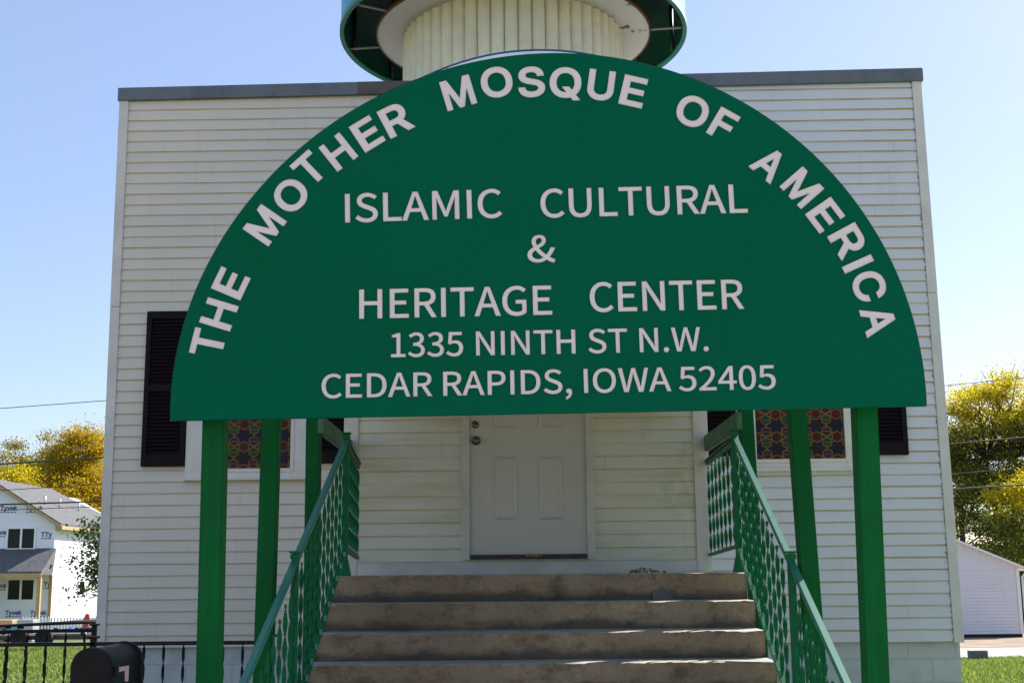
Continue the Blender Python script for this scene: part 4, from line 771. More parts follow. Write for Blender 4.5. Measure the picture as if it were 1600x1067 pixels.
def handrail(s, px_top, px_wall, label, pts):
    """s=-1 left, 1 right.  pts: landing post (x,Y), mid post (x,Y), end (x,Y), wall (x,Y)"""
    (xt, yt), (xm, ym), (xe, ye), (xw, yw) = pts
    ztop = LZ+0.885; zbot = LZ+0.17
    root = empty('stair_handrail', (xt, yt, LZ)); tag(root, label, 'handrail')
    o = Vector((xt, yt, LZ))
    def pos(t):
        y = yt + (ye-yt)*t; x = xt + (xe-xt)*t; return x, y, (y-yt)*SL
    # posts
    zs_step = lambda y: max([z for yy, z in nos if yy <= y] or [G0])
    def stair_z(y):
        z = G0
        for yy, zz in nos:
            if y >= yy: return zz
        return z
    for (x, y, base, top) in ((xt, yt, LZ, ztop+0.035), (xm, ym, stair_z(ym), ztop+(ym-yt)*SL+0.05), (xe, ye, stair_z(ye), ztop+(ye-yt)*SL+0.04)):
        bm = BM(); r = 0.019
        box(bm, x-r-o.x, x+r-o.x, y-r-o.y, y+r-o.y, base-o.z, top-o.z, bev=0.003)
        box(bm, x-r-0.012-o.x, x+r+0.012-o.x, y-r-0.012-o.y, y+r+0.012-o.y, top-o.z+0.001, top-o.z+0.012, bev=0.003)
        box(bm, x-r-0.006-o.x, x+r+0.006-o.x, y-r-0.006-o.y, y+r+0.006-o.y, top-o.z-0.03, top-o.z-0.004, bev=0.003)
        # flared foot
        A = [bm.verts.new((x-o.x+a*q, y-o.y+c*q, zz-o.z)) for q, zz in ((0.040, base+0.001), (0.022, base+0.10)) for a, c in ((-1, -1), (1, -1), (1, 1), (-1, 1))]
        for k in range(4): bm.faces.new((A[k], A[(k+1) % 4], A[4+(k+1) % 4], A[4+k]))
        finish('post', bm, M['rail'], root)
    # rails
    A = Vector((xt, yt, ztop)); E_ = Vector((xe, ye-0.10, ztop+(ye-0.10-yt)*SL)); Wt = Vector((xw, yw, LZ+0.86))
    bm = BM(); barbox(bm, A-o, E_-o, 0.038, 0.016, bev=0.004)
    A2 = A + Vector((0, 0, -0.028)); barbox(bm, A2-o, E_+Vector((0, 0, -0.028))-o, 0.022, 0.022)
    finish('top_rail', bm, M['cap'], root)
    bm = BM(); barbox(bm, A+Vector((0, 0.02, -0.012))-o, Wt-o, 0.042, 0.016, bev=0.003); barbox(bm, A+Vector((0, 0.02, -0.036))-o, Wt+Vector((0, 0, -0.024))-o, 0.022, 0.022); finish('landing_rail', bm, M['rail'], root)
    Bq = Vector((xt, yt, zbot+0.0)); Be = Vector((xe-s*0.06, ye-0.05, zbot-0.08+(ye-0.05-yt)*SL)); Wb = Vector((xw, yw, LZ+0.135))
    bm = BM(); barbox(bm, Bq+Vector((0, 0, 0))-o, Be-o, 0.03, 0.012); barbox(bm, Bq-o, Wb-o, 0.03, 0.02, bev=0.002); finish('bottom_rail', bm, M['rail'], root)
    # balusters: sloping flight
    Lb = ztop-zbot-0.05; src = None; nb = 20
    for i in range(nb):
        t = (i+0.6)/nb; x, y, dz = xt+(xe-xt)*t, yt+(ye-yt)*t, (ye-yt)*t*SL
        if abs(y-ym) < 0.03: continue
        if src is None: src = finish('baluster', baluster_mesh(Lb), M['rail'], root); ob = src
        else: ob = link_copy(src, root)
        ob.location = (x-s*0.05*t-o.x, y-o.y, zbot+dz-0.08*t-o.z+0.006); ob.scale = (1, 1, 1+0.08*t/Lb); ob.rotation_euler = (0, 0, 0.04*i)
    nb = 7
    for i in range(nb):
        t = (i+0.7)/nb; ob = link_copy(src, root); p_ = Vector((xt, yt, 0)).lerp(Vector((xw, yw, 0)), t)
        ob.location = (p_.x-o.x, p_.y-o.y, zbot-0.03*t-o.z+0.006); ob.rotation_euler = (0, 0, 0.03*i)
    bm = BM()   # clips where the balusters meet the bottom rail
    for i in range(20):
        t = (i+0.6)/20; x, y, dz = xt+(xe-xt)*t-s*0.012-s*0.06*t, yt+(ye-yt)*t, (ye-yt)*t*SL
        box(bm, x-0.008-o.x, x+0.008-o.x, y-0.016-o.y, y+0.016-o.y, zbot+dz-0.086*t-o.z, zbot+dz+0.030-0.08*t-o.z)
    barbox(bm, Bq+Vector((-s*0.012, 0, -0.008))-o, Be+Vector((-s*0.012, 0, -0.008))-o, 0.008, 0.006); finish('clip_strip', bm, M['cap'], root)
    return root
def X(px, py, Y): return at(px, py, Y).x
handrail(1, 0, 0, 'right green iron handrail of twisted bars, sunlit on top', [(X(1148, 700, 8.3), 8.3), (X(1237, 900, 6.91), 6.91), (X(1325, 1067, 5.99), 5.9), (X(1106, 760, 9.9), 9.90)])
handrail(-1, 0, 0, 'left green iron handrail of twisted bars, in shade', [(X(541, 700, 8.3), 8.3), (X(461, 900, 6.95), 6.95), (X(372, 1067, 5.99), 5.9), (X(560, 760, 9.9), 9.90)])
bm = BM(); pw = at(1103, 800, 9.93); box(bm, pw.x-0.012, pw.x+0.016, 9.90, 9.93, LZ, LZ+0.82, bev=0.002)
tag(finish('wall_batten', bm, M['ochre']), 'rusty ochre strip fixed to the entry corner beside the right handrail', 'strip')

# ================================================================ CANOPY (posts, beams, vault)
can = empty('entrance_canopy', (XC, 7.0, G0)); tag(can, 'green post canopy over the steps behind the arched sign', 'canopy')
CZ = Vector((XC, 7.0, G0))
def gpost(px_top, py_top, px_bot, py_bot, Y, w, zt_):
    a = at(px_top, py_top, Y); c = at(px_bot, py_bot, Y); k = (a.x-c.x)/(a.z-c.z)
    x_at = lambda z: c.x + (z-c.z)*k
    bm = BM(); zb = G0-0.05; 
    P = [(x_at(z)-w/2-CZ.x + dx, Y-CZ.y+dy, z-CZ.z) for z in (zb, zt_) for dx, dy in ((0, 0), (w, 0), (w, w), (0, w))]
    V = [bm.verts.new(p) for p in P]; fs = [bm.faces.new([V[i] for i in f]) for f in ((0, 3, 2, 1), (4, 5, 6, 7), (0, 1, 5, 4), (1, 2, 6, 5), (2, 3, 7, 6), (3, 0, 4, 7))]
    bmesh.ops.bevel(bm, geom=bm.edges[:], offset=0.004, segments=2, affect='EDGES')
    finish('post', bm, M['post'], can); return x_at
ZB = 1.0
zbL = at(500, 655, 8.46).z; zbR = at(1171, 672, 8.46).z
xfl = gpost(333, 657, 323, 1067, 5.72, 0.100, 1.3)
xfr = gpost(1354.5, 636, 1373, 1067, 5.72, 0.100, 1.3)
xml = gpost(422, 657, 414, 900, 6.86, 0.095, 1.3)
xmr = gpost(1247, 640, 1270, 940, 6.86, 0.095, 1.3)
xrl = gpost(489, 657, 487, 800, 8.46, 0.095, 1.3)
xrr = gpost(1166, 640, 1172, 740, 8.46, 0.095, 1.3)
for xa, xc2, xb in ((xfl(1)+0.0, xml(1), xrl(1)), (xfr(1), xmr(1), xrr(1))):
    bm = BM(); s = -1 if xa < XC else 1
    barbox(bm, Vector((xa, 5.75, 1.365))-CZ, Vector((xb, 8.56, 1.365))-CZ, 0.04, 0.125, bev=0.004)
    barbox(bm, Vector((xb-s*0.055, 8.44, zbR+0.063))-CZ, Vector((xb-s*0.055, 10.9, zbR+0.05))-CZ, 0.04, 0.121, bev=0.004)
    finish('beam', bm, M['beam'], can)
# barrel vault skin
bm = BM(); xa, xb = xfl(1)+0.12, xfr(1)-0.06; rad = (xb-xa)/2; cxm = (xa+xb)/2; nA = 28; z0 = 1.43
rings = []
for y in (5.71, 6.5, 7.3, 8.1, 8.9, 9.75):
    rings.append([(bm.verts.new((cxm+r_*math.cos(math.pi*k/nA)-CZ.x, y-CZ.y, z0+r_*0.42*math.sin(math.pi*k/nA)-CZ.z))) for r_ in (rad, rad-0.02) for k in range(nA+1)])
for a, c in zip(rings, rings[1:]):
    for o in (0, nA+1):
        for k in range(nA): bm.faces.new((a[o+k], a[o+k+1], c[o+k+1], c[o+k]))
for a in (rings[0], rings[-1]):
    for k in range(nA): bm.faces.new((a[k], a[k+1], a[nA+2+k], a[nA+1+k]))
finish('vault_roof', bm, M['post'], can)

# ================================================================ ARCHED SIGN
YS = 5.60
sa = at(267, 657, YS); sb = at(1448, 633, YS); st_ = at(857, 85, YS)
mid = (sa+sb)/2; sign = empty('arched_sign', (mid.x, YS, mid.z)); tilt = math.atan2(sb.z-sa.z, sb.x-sa.x); sign.rotation_euler = (0, -tilt, 0)
tag(sign, 'green half-round sign with white lettering above the front steps', 'sign')
ca, sa_ = math.cos(tilt), math.sin(tilt)
def Sp(px, py, Y=YS):
    p = at(px, py, Y); dx, dz = p.x-mid.x, p.z-mid.z; return dx*ca+dz*sa_, -dx*sa_+dz*ca
RS = (sb-sa).length/2; HS = Sp(857, 85)[1]
# fit outline through traced edge points
edge = [(268, 657), (266, 640), (267, 615), (272, 570), (281, 525), (296, 478), (316, 430), (345, 378), (380, 328), (425, 276), (480, 224), (545, 176), (620, 135), (700, 105), (780, 90), (860, 85), (950, 91), (1040, 110), (1120, 140), (1190, 178), (1250, 222), (1310, 280), (1355, 340), (1393, 410), (1420, 480), (1437, 550), (1446, 610), (1449, 634)]
EP = [Sp(*e) for e in edge]
# smooth: radial distance as low-order polynomial of angle
th = [math.atan2(z, x) if math.atan2(z, x) > -1 else math.atan2(z, x)+2*math.pi for x, z in EP]; rr = [math.hypot(x, z) for x, z in EP]
co = np.polyfit(np.array(th)-math.pi/2, rr, 6)
NA = 96; outl = [(np.polyval(co, t-math.pi/2)*math.cos(t), np.polyval(co, t-math.pi/2)*math.sin(t)) for t in np.linspace(th[-1], th[0], NA+1)]
bm = BM(); rnd = random.Random(1)
prism(bm, [(x, 0, z) for x, z in outl], (0, 0.03, 0))
bmesh.ops.bevel(bm, geom=[e for e in bm.edges], offset=0.002, segments=1, affect='EDGES')
finish('sign_board', bm, M['green_sign'], sign)
bm = BM()   # pale band on the board edge, sunlight put into its colour
for k in range(NA):
    a, c = outl[k], outl[k+1]
    def o_(p, d): l = math.hypot(*p); return (p[0]*(1+d/l), p[1]*(1+d/l))
    a1, c1 = o_(a, 0.003), o_(c, 0.003); a0, c0 = o_(a, 0.0005), o_(c, 0.0005)
    for q in ([(a1[0], 0.003, a1[1]), (c1[0], 0.003, c1[1]), (c1[0], 0.034, c1[1]), (a1[0], 0.034, a1[1])],): poly(bm, q)
bmesh.ops.remove_doubles(bm, verts=bm.verts, dist=0.0001)
finish('sign_edge', bm, M['edge'], sign)
def lab(o, t): o['label'] = t; return o
# arc lettering: centre of every letter traced, rotated to the arc tangent
ARC = [('THE', [(325.5, 536), (342.5, 491.5), (361, 443)]), ('MOTHER', [(414, 352.5), (454.5, 306), (484, 264.5), (529, 238.5), (574, 210), (619, 187.5)]),
       ('MOSQUE', [(716, 146), (776, 129.5), (830, 129), (883.5, 131), (939, 134), (989.5, 144)]), ('OF', [(1082, 175), (1130, 196)]),
       ('AMERICA', [(1202, 257), (1252.5, 294), (1289, 337), (1325, 378), (1340, 413), (1357.5, 447.5), (1372.5, 501)])]
def tangent(px, py):
    x, z = Sp(px, py); t = math.atan2(z, x)-math.pi/2; e = 0.01
    def P(t_): r_ = np.polyval(co, t_); return r_*math.cos(t_+math.pi/2), r_*math.sin(t_+math.pi/2)
    a, c = P(t+e), P(t-e); return math.atan2(c[1]-a[1], c[0]-a[0])
CAPH = 0.148; OFFA = 0.023
WID = {'T': .106, 'H': .108, 'E': .100, 'M': .128, 'O': .132, 'R': .116, 'S': .112, 'Q': .132, 'U': .110, 'F': .092, 'A': .118, 'I': .030, 'C': .120}
for word, cs in ARC:
    bm = BM()
    for ch, (px, py) in zip(word, cs):
        x, z = Sp(px, py); ang = tangent(px, py); g = gbox('arc', ch, OFFA)
        sc = CAPH/(0.509+2*OFFA); w = WID[ch]*1.13 ; sxx = w/(g[1]-g[0]); gx, gz = (g[0]+g[1])/2, (0.509/2 if ch != 'Q' else 0.245)
        c_, s_ = math.cos(ang), math.sin(ang)
        add_glyph(bm, 'arc', ch, OFFA, lambda u, v, d: (x+(u-gx)*sxx*c_-(v-gz)*sc*s_, -0.0045+d*0.7, z+(u-gx)*sxx*s_+(v-gz)*sc*c_))
    finish('lettering', bm, M['letter'], sign)['label'] = 'word ' + word + ' on the arch'
def line(text, pa, pb, caph_px, space=None, track=0.0):
    """pa, pb: baseline pixel ends; caph_px: cap height in px at the left end"""
    (xa, za), (xb, zb) = Sp(*pa), Sp(*pb); zt_ = Sp(pa[0], pa[1]-caph_px)[1]; H = zt_-za
    off = 0.0038; lay, a0, a1 = text_layout('body', text, off, track, space); sxx = (math.hypot(xb-xa, zb-za))/(a1-a0); sc = H/(0.257+2*off)
    an = math.atan2(zb-za, xb-xa); c_, s_ = math.cos(an), math.sin(an); bm = BM()
    for ch, ox in lay:
        add_glyph(bm, 'body', ch, off, lambda u, v, d: (xa+(u+ox-a0)*sxx*c_-(v+off)*sc*s_, -0.0045+d*0.7, za+(u+ox-a0)*sxx*s_+(v+off)*sc*c_))
    finish('lettering', bm, M['letter'], sign)['label'] = 'words ' + text
line('ISLAMIC', (539.5, 348.5), (785, 340.5), 44.5); line('CULTURAL', (845, 341), (1168.5, 333), 44.5)
line('&', (824, 410), (868, 410), 41.5)
line('HERITAGE', (561.5, 498.5), (863, 492), 45.5); line('CENTER', (922, 488), (1163, 483), 46)
line('1335 NINTH ST N.W.', (611, 558.5), (1107.5, 548.5), 37.5, 0.085)
line('CEDAR RAPIDS, IOWA 52405', (502.5, 622.5), (1212.5, 608), 37.5, 0.07)

# ================================================================ IRON FENCE + MAILBOX
def iron_fence(p, q, ztop, label, sp=0.116, posts=()):
    p, q = Vector((*p, 0)), Vector((*q, 0)); root = empty('iron_fence', (p.x, p.y, G0)); tag(root, label, 'fence', 'black iron fences')
    o = Vector((p.x, p.y, G0)); L = (q-p).length; d = (q-p)/L
    A = Vector((p.x, p.y, ztop)); B_ = Vector((q.x, q.y, ztop))
    bm = BM(); barbox(bm, A-o, B_-o, 0.032, 0.022, bev=0.003); finish('top_rail', bm, M['iron'], root)
    bm = BM(); barbox(bm, A-o-Vector((0, 0, 0.92)), B_-o-Vector((0, 0, 0.92)), 0.03, 0.016); finish('bottom_rail', bm, M['iron'], root)
    src = None
    for i in range(int(L/sp)):
        if src is None: src = finish('baluster', baluster_mesh(0.91, 0.017, 0.006, 0.11, 10), M['iron'], root); ob = src
        else: ob = link_copy(src, root)
        v = d*(sp*(i+0.5)); ob.location = (v.x, v.y, ztop-0.92-G0); ob.rotation_euler = (0, 0, 0.1*i)
    for t in posts:
        bm = BM(); v = A + d*t - o; box(bm, v.x-0.016, v.x+0.016, v.y-0.016, v.y+0.016, -0.05, ztop-G0+0.03, bev=0.002)
        box(bm, v.x-0.03, v.x+0.03, v.y-0.03, v.y+0.03, ztop-G0+0.031, ztop-G0+0.045, bev=0.003); finish('post', bm, M['iron'], root)
    return root
fz = at(200, 1005, 7.6).z; pxp = at(146, 1003, 7.6).x
iron_fence((-5.6, 7.6), (at(398, 1007, 7.6).x, 7.6), fz, 'black iron fence with twisted bars behind the mailbox', posts=(pxp+5.6, 4.17))
fz2 = at(140, 984, 9.35).z; p9 = at(147, 990, 9.35)
iron_fence((p9.x, 9.35), (-6.5, 8.6), fz2, 'second black iron fence run ending at the building corner', 0.13, posts=(0,))
# mailbox
mb = at(172, 1067, 5.2); ml = at(110, 1067, 5.2); mtop = at(143, 1011, 5.2).z; rm = (mb.x-ml.x)/2; mx = (mb.x+ml.x)/2
mbx = empty('mailbox', (mx, 5.2, G0)); tag(mbx, 'black arched mailbox on a post left of the front steps', 'mailbox')
zc_ = mtop-rm-G0; LEN = 0.44
def mprof(r): return [(r, -0.12)] + [(r*math.cos(math.pi*k/20), r*math.sin(math.pi*k/20)) for k in range(21)] + [(-r, -0.12)]
bm = BM(); pr = mprof(rm-0.004); V1 = [bm.verts.new((x, 0.012, zc_+z)) for x, z in pr]; V2 = [bm.verts.new((x, LEN, zc_+z)) for x, z in pr]
for k in range(len(pr)-1): f = bm.faces.new((V1[k], V1[k+1], V2[k+1], V2[k])); f.smooth = True
bm.faces.new(V2); bm.faces.new((V1[0], V1[-1], V2[-1], V2[0])); finish('box_body', bm, M['mailside'], mbx)
bm = BM(); prism(bm, [(x, -0.01, zc_+z) for x, z in mprof(rm)], (0, 0.024, 0)); bmesh.ops.bevel(bm, geom=bm.edges[:], offset=0.003, segments=2, affect='EDGES'); finish('door', bm, M['mail'], mbx)
bm = BM(); prism(bm, [(x, LEN-0.02, zc_+z) for x, z in mprof(rm+0.002)], (0, 0.024, 0)); box(bm, -0.008, 0.008, LEN-0.055, LEN-0.02, zc_+rm-0.002, zc_+rm+0.004); finish('back_rim', bm, M['mailside'], mbx)
bm = BM(); box(bm, -0.035, 0.035, 0.18, 0.25, -0.05, zc_-0.125); box(bm, -0.06, 0.06, 0.03, LEN-0.05, zc_-0.145, zc_-0.121); finish('mailbox_post', bm, M['iron'], mbx)
def side_pt(px, py):    # on plane x = mx+rm
    d = ray(px, py); t = (mx+rm)/d.x; p = d*t; return p.y-5.2, p.z-G0
ya_, za_ = side_pt(188, 1040)
num = [(187.2, 1041.5), (202.3, 1039.0), (201.2, 1063.0), (199.5, 1064.3), (196.3, 1064.0), (196.0, 1048.3), (193.5, 1047.2), (187.3, 1049.2)]
bm = BM(); prism(bm, [(rm-0.0035, *side_pt(*n_)) for n_ in num], (0.002, 0, 0)); finish('number_sticker', bm, M['pinknum'], mbx)['label'] = 'pale pink numeral on the side'
fl = [(178, 1041), (182, 1041), (182, 1057), (178, 1057)]
bm = BM(); prism(bm, [(rm-0.0025, *side_pt(*n_)) for n_ in fl], (0.006, 0, 0)); finish('flag', bm, M['mail'], mbx)

# ================================================================ BACKGROUND LEFT: HOUSE
YH = 66.0
HG = -2.9
cF = at(82, 900, YH).x
house = empty('unfinished_house', (cF, YH, HG)); tag(house, 'two-storey house under construction in printed white wrap, far left', 'house')
def Hp(px, py, Y=YH): p = at(px, py, Y); return p.x-cF, p.z-HG
zE = Hp(88, 815)[1]; WHs = -13.0; DH = 13.0
xR_, zRg = Hp(-12, 752); # ridge
bm = BM(); xrg = xR_
prism(bm, [(0, 0, 0), (0, 0, zE), (xrg, 0, zRg-0.15), (2*xrg, 0, zE), (2*xrg, 0, 0)], (0, DH, 0)); finish('wall', bm, M['wrap'], house)
bm = BM(); box(bm, 2*xrg-0.03, 0.03, -0.03, DH+0.03, -0.3, 0.62); finish('foundation', bm, M['shingle'], house)
bm = BM(); ov = 0.45; sl_ = (zRg-zE)/(-xrg)
zEo = zE - sl_*ov
for s in (0, 1):
    f_ = (lambda x: x) if s == 0 else (lambda x: 2*xrg-x)
    a = [(f_(ov), -0.4, zEo+0.05), (f_(xrg), -0.4, zRg+0.05), (f_(xrg), DH-4.5, zRg+0.05), (f_(ov), DH+0.4, zEo+0.05)]
    prism(bm, a, (0, 0, 0.12))
prism(bm, [(xrg, DH-4.5, zRg+.05), (ov, DH+.4, zEo+.05), (2*xrg-ov, DH+.4, zEo+.05)], (0, 0, 0.12))
finish('roof', bm, M['shingle'], house)
bm = BM(); prism(bm, [(ov, -0.45, zEo-0.08), (xrg, -0.45, zRg-0.08), (xrg, -0.45, zRg+0.10), (ov, -0.45, zEo+0.10)], (0, 0.05, 0)); prism(bm, [(2*xrg-ov, -0.45, zEo-0.08), (xrg, -0.45, zRg-0.08), (xrg, -0.45, zRg+0.10), (2*xrg-ov, -0.45, zEo+0.10)], (0, 0.05, 0))
box(bm, ov, ov+0.05, -0.4, DH+.4, zEo-0.12, zEo+0.06); finish('fascia_board', bm, M['lumber'], house)
def hwin(pa, pb, pt_, pbm, side=False):
    a, zt_ = Hp(pa, pt_); c, zb = Hp(pb, pbm); w = empty('window'); w.parent = house; t = 0.09
    bm = BM(); 
    for x0, x1, z0_, z1_ in ((a-t, a, zb-t, zt_+t), (c, c+t, zb-t, zt_+t), (a, c, zb-t, zb), (a, c, zt_, zt_+t), ((a+c)/2-0.05, (a+c)/2+0.05, zb, zt_)): box(bm, x0, x1, -0.08, 0, z0_, z1_)
    finish('frame', bm, M['white'], w); bm = BM(); box(bm, a, c, -0.03, -0.005, zb, zt_); finish('pane', bm, M['glassk'], w)
hwin(14, 53, 826, 856); hwin(14, 52, 906, 936)
bm = BM(); z0s = 2.4   # small side window on the right wall
w = empty('window'); w.parent = house; bm = BM()
d1 = ray(122, 920); y1 = cF/d1.x*d1.y; y2 = (lambda d: cF/d.x*d.y)(ray(129, 920)); zA = (lambda d: cF/d.x*d.z)(ray(125, 908))-HG; zB = (lambda d: cF/d.x*d.z)(ray(125, 928))-HG
box(bm, 0, 0.08, y1-YH-0.12, y2-YH+0.12, zB-0.1, zA+0.1); finish('frame', bm, M['white'], w); bm = BM(); box(bm, 0.03, 0.10, y1-YH, y2-YH, zB, zA); finish('pane', bm, M['glassk'], w)
# porch
pr_ = empty('porch'); pr_.parent = house
zpt = Hp(50, 860)[1]; DPp = 2.4
zpb = (at(60, 896, YH-DPp).z-HG); xpe = at(65, 896, YH-DPp).x - cF
bm = BM(); prism(bm, [(0.12, -0.01, zpt), (-14, -0.01, zpt), (-14, -DPp, zpb), (xpe, -DPp, zpb)], (0, 0, 0.12)); 
prism(bm, [(0.12, -0.01, zpt-0.02), (xpe, -DPp, zpb-0.02), (xpe, -DPp+0.1, zpb-0.05), (0.0, -0.01, zpb-0.05)], (0, 0, 0.02)); finish('porch_roof', bm, M['shingle'], pr_)
bm = BM(); box(bm, -14, xpe, -DPp-0.05, -DPp, zpb-0.22, zpb+0.03); finish('porch_fascia', bm, M['lumber'], pr_)
bm = BM(); xpp = at(60, 930, YH-DPp+.1).x-cF; box(bm, xpp-0.09, xpp+0.09, -DPp+0.05, -DPp+0.23, 0, zpb-0.2); finish('porch_post', bm, M['lumber'], pr_)
bm = BM(); box(bm, -0.14, 0.02, -0.05, -0.001, 0.5, zpb-0.1); finish('corner_stud', bm, M['lumber'], pr_)
# wrap printing
def wrap_text(px, py, capx, mat='ink', text='Tyvek'):
    x, z = Hp(px, py); H = capx/F*YH*1.15; off = 0.03; bm = BM(); sc = H/0.52; cx_ = x
    tl_ = text; out = 0
    for ch in tl_:
        add_glyph(bm, 'arc', ch, off, lambda u, v, d: (cx_+(u)*sc, -0.012+d, z+v*sc)); cx_ += GLY['arc'][ch][0]/1000*sc
    # small print line beneath
    L_ = cx_-x
    for k in range(5): box(bm, x+L_*(0.02+0.2*k), x+L_*(0.16+0.2*k), -0.012, -0.009, z-H*0.55, z-H*0.3)
    finish('wrap_print', bm, M[mat], house)
for px, py, c in ((0, 797, 6.0), (40, 797, 6.0), (64, 838, 6.0), (-12, 835, 6), (-12, 918, 6), (68, 916, 6.0), (8, 960, 5.6), (47, 960, 5.6)): wrap_text(px, py, c, text='Tyvek' if px not in (68, 64) else ('Ty' if px == 68 else 'TTy'))
# roof vents
for px, py in ((70, 786), (93, 790), (123, 796)):
    bm = BM(); d = ray(px, py+2); # intersect with right roof slope
    Nn = Vector((sl_, 0, 1)).normalized(); P0_ = Vector((cF+xrg, YH, HG+zRg+0.17)); t = P0_.dot(Nn)/d.dot(Nn); p_ = d*t - Vector((cF, YH, HG))
    tube(bm, [p_, p_+Vector((0, 0, 0.45))], 0.06, 8); finish('vent_pipe', bm, M['white'], house)

# picket fence
YF = 60.0; pa, pb = at(36, 963, YF), at(160, 963, YF); zt_ = pa.z; pf = empty('picket_fence', (pa.x, YF, ground(YF))); tag(pf, 'white picket fence in front of the wrapped house', 'fence')
gz_ = ground(YF); H_ = zt_-gz_; src = None; xx = 0.0; bm = BM(); Lf = pb.x-pa.x
npk = 26
for i in range(npk):
    x = Lf*i/(npk-1); w = 0.04
    if src is None:
        bm = BM(); prism(bm, [(-w, 0, 0), (w, 0, 0), (w, 0, H_-0.08), (0, 0, H_), (-w, 0, H_-0.08)], (0, 0.02, 0)); src = finish('picket', bm, M['white'], pf)
    else: ob = link_copy(src, pf, (x, 0, 0))
for z in (0.25, H_*0.7): bm = BM(); box(bm, 0, Lf, 0.022, 0.06, z, z+0.08); finish('fence_rail', bm, M['white'], pf)

# trailer with pipes (behind the iron fence)
YT = 47.0; tz = ground(YT); p0 = at(84, 1010, YT)
tr = empty('utility_trailer', (p0.x, YT, tz)); tag(tr, 'dark flatbed trailer loaded with pipes at the left kerb', 'trailer')
bm = BM(); box(bm, -3.0, 2.0, 0, 1.9, 0.25, 0.40, bev=0.01); finish('deck', bm, M['brownmud'], tr)
bm = BM(); 
for x in (-2.9, -1.6, -0.3, 1.0, 1.9): box(bm, x, x+0.06, -0.02, 0.04, 0.40, 0.50)
box(bm, -3.0, 2.0, -0.03, 0.03, 0.501, 0.54); finish('side_rail', bm, M['iron'], tr)
for x in (-1.2, -0.3):
    bm = BM(); rw = 0.33; 
    rings = [[bm.verts.new((x+r_*math.cos(2*math.pi*k/20), y, 0.33+r_*math.sin(2*math.pi*k/20))) for k in range(20)] for r_, y in ((0.12, -0.26), (0.18, -0.3), (rw-.02, -0.3), (rw, -0.26), (rw, -0.1))]
    for a, c in zip(rings, rings[1:]):
        for k in range(20): bm.faces.new((a[k], a[(k+1) % 20], c[(k+1) % 20], c[k]))
    bm.faces.new(rings[0]); finish('wheel', bm, M['tyre'], tr)
for x in (-2.2, 0.9): bm = BM(); box(bm, x, x+0.06, 0.15, 0.21, 0.40, 0.62); box(bm, x, x+0.06, 0.75, 0.81, 0.40, 0.62); box(bm, x, x+0.06, 0.1, 0.86, 0.621, 0.67); finish('pipe_rack', bm, M['iron'], tr)
bm = BM(); tube(bm, [(2.0, 0.95, 0.45), (3.2, 0.95, 0.40)], 0.05); finish('hitch', bm, M['iron'], tr)
for i, (za, xs_, ang, mm) in enumerate(((0.72, -2.9, 0.03, 'iron'), (0.72, -2.5, 0.045, 'cable'), (0.46, -2.8, 0.03, 'iron'), (0.46, -1.8, 0.05, 'cable'))):
    bm = BM(); tube(bm, [(0, 0, 0), (4.3, 0, 4.3*math.sin(ang))], 0.05, 8)
    tag(finish('steel_pipe', bm, M[mm], loc=(p0.x+xs_, YT+0.3+0.25*i, tz+za)), 'long dark pipe resting on the flatbed trailer', 'pipe', 'pipes on the trailer')
bm = BM(); g_ = []
for i in range(9):
    for j in range(5): g_.append(bm.verts.new((0.16*i, 0.2*j, 0.15+0.10*math.sin(i*1.3)*math.cos(j)-0.1*(i in (0, 8)))))
for i in range(8):
    for j in range(4): bm.faces.new((g_[i*5+j], g_[(i+1)*5+j], g_[(i+1)*5+j+1], g_[i*5+j+1]))
p_ = at(72, 1001, YT); tag(finish('tarp', bm, M['blue'], loc=(p_.x, YT+0.35, tz+0.42)), 'crumpled blue tarp on the flatbed trailer', 'tarp')
p_ = at(130, 982, 56); bm = BM(); prism(bm, [(-0.12, 0, 0), (0.06, 0, 0), (0.24, 0, 0.75), (0.20, 0, 1.0), (0.06, 0, 1.02), (0.0, 0, 0.8)], (0, 0.15, 0)); bmesh.ops.bevel(bm, geom=bm.edges[:], offset=0.03, segments=2, affect='EDGES')
tag(finish('red_barrier', bm, M['red'], loc=(p_.x, 56, ground(56)+0.15)), 'leaning red board beside the white picket fence', 'board')
for i, (px, mname, wd, hh) in enumerate(((22, 'teal', 0.9, 0.75), (38, 'greymetal', 0.7, 0.95), (2, 'lumber', 0.9, 0.95))):
    p_ = at(px, 985, 55); bm = BM(); box(bm, -wd/2, wd/2, 0, 0.8, 0, hh*0.98, bev=0.04); box(bm, -wd/2+0.1, wd/2-0.1, -0.03, 0.02, hh*0.3, hh*0.36); box(bm, -wd/2+0.1, wd/2-0.1, -0.03, 0.02, hh*0.7, hh*0.76)
    tag(finish(('storage_bin', 'tool_chest', 'lumber_stack')[i], bm, M[mname], loc=(p_.x, 55, ground(55))), ('teal storage bin in front of the wrapped house', 'grey tool chest in front of the picket fence', 'tan stack of sheet lumber at the far left edge')[i], ('bin', 'tool chest', 'lumber')[i])

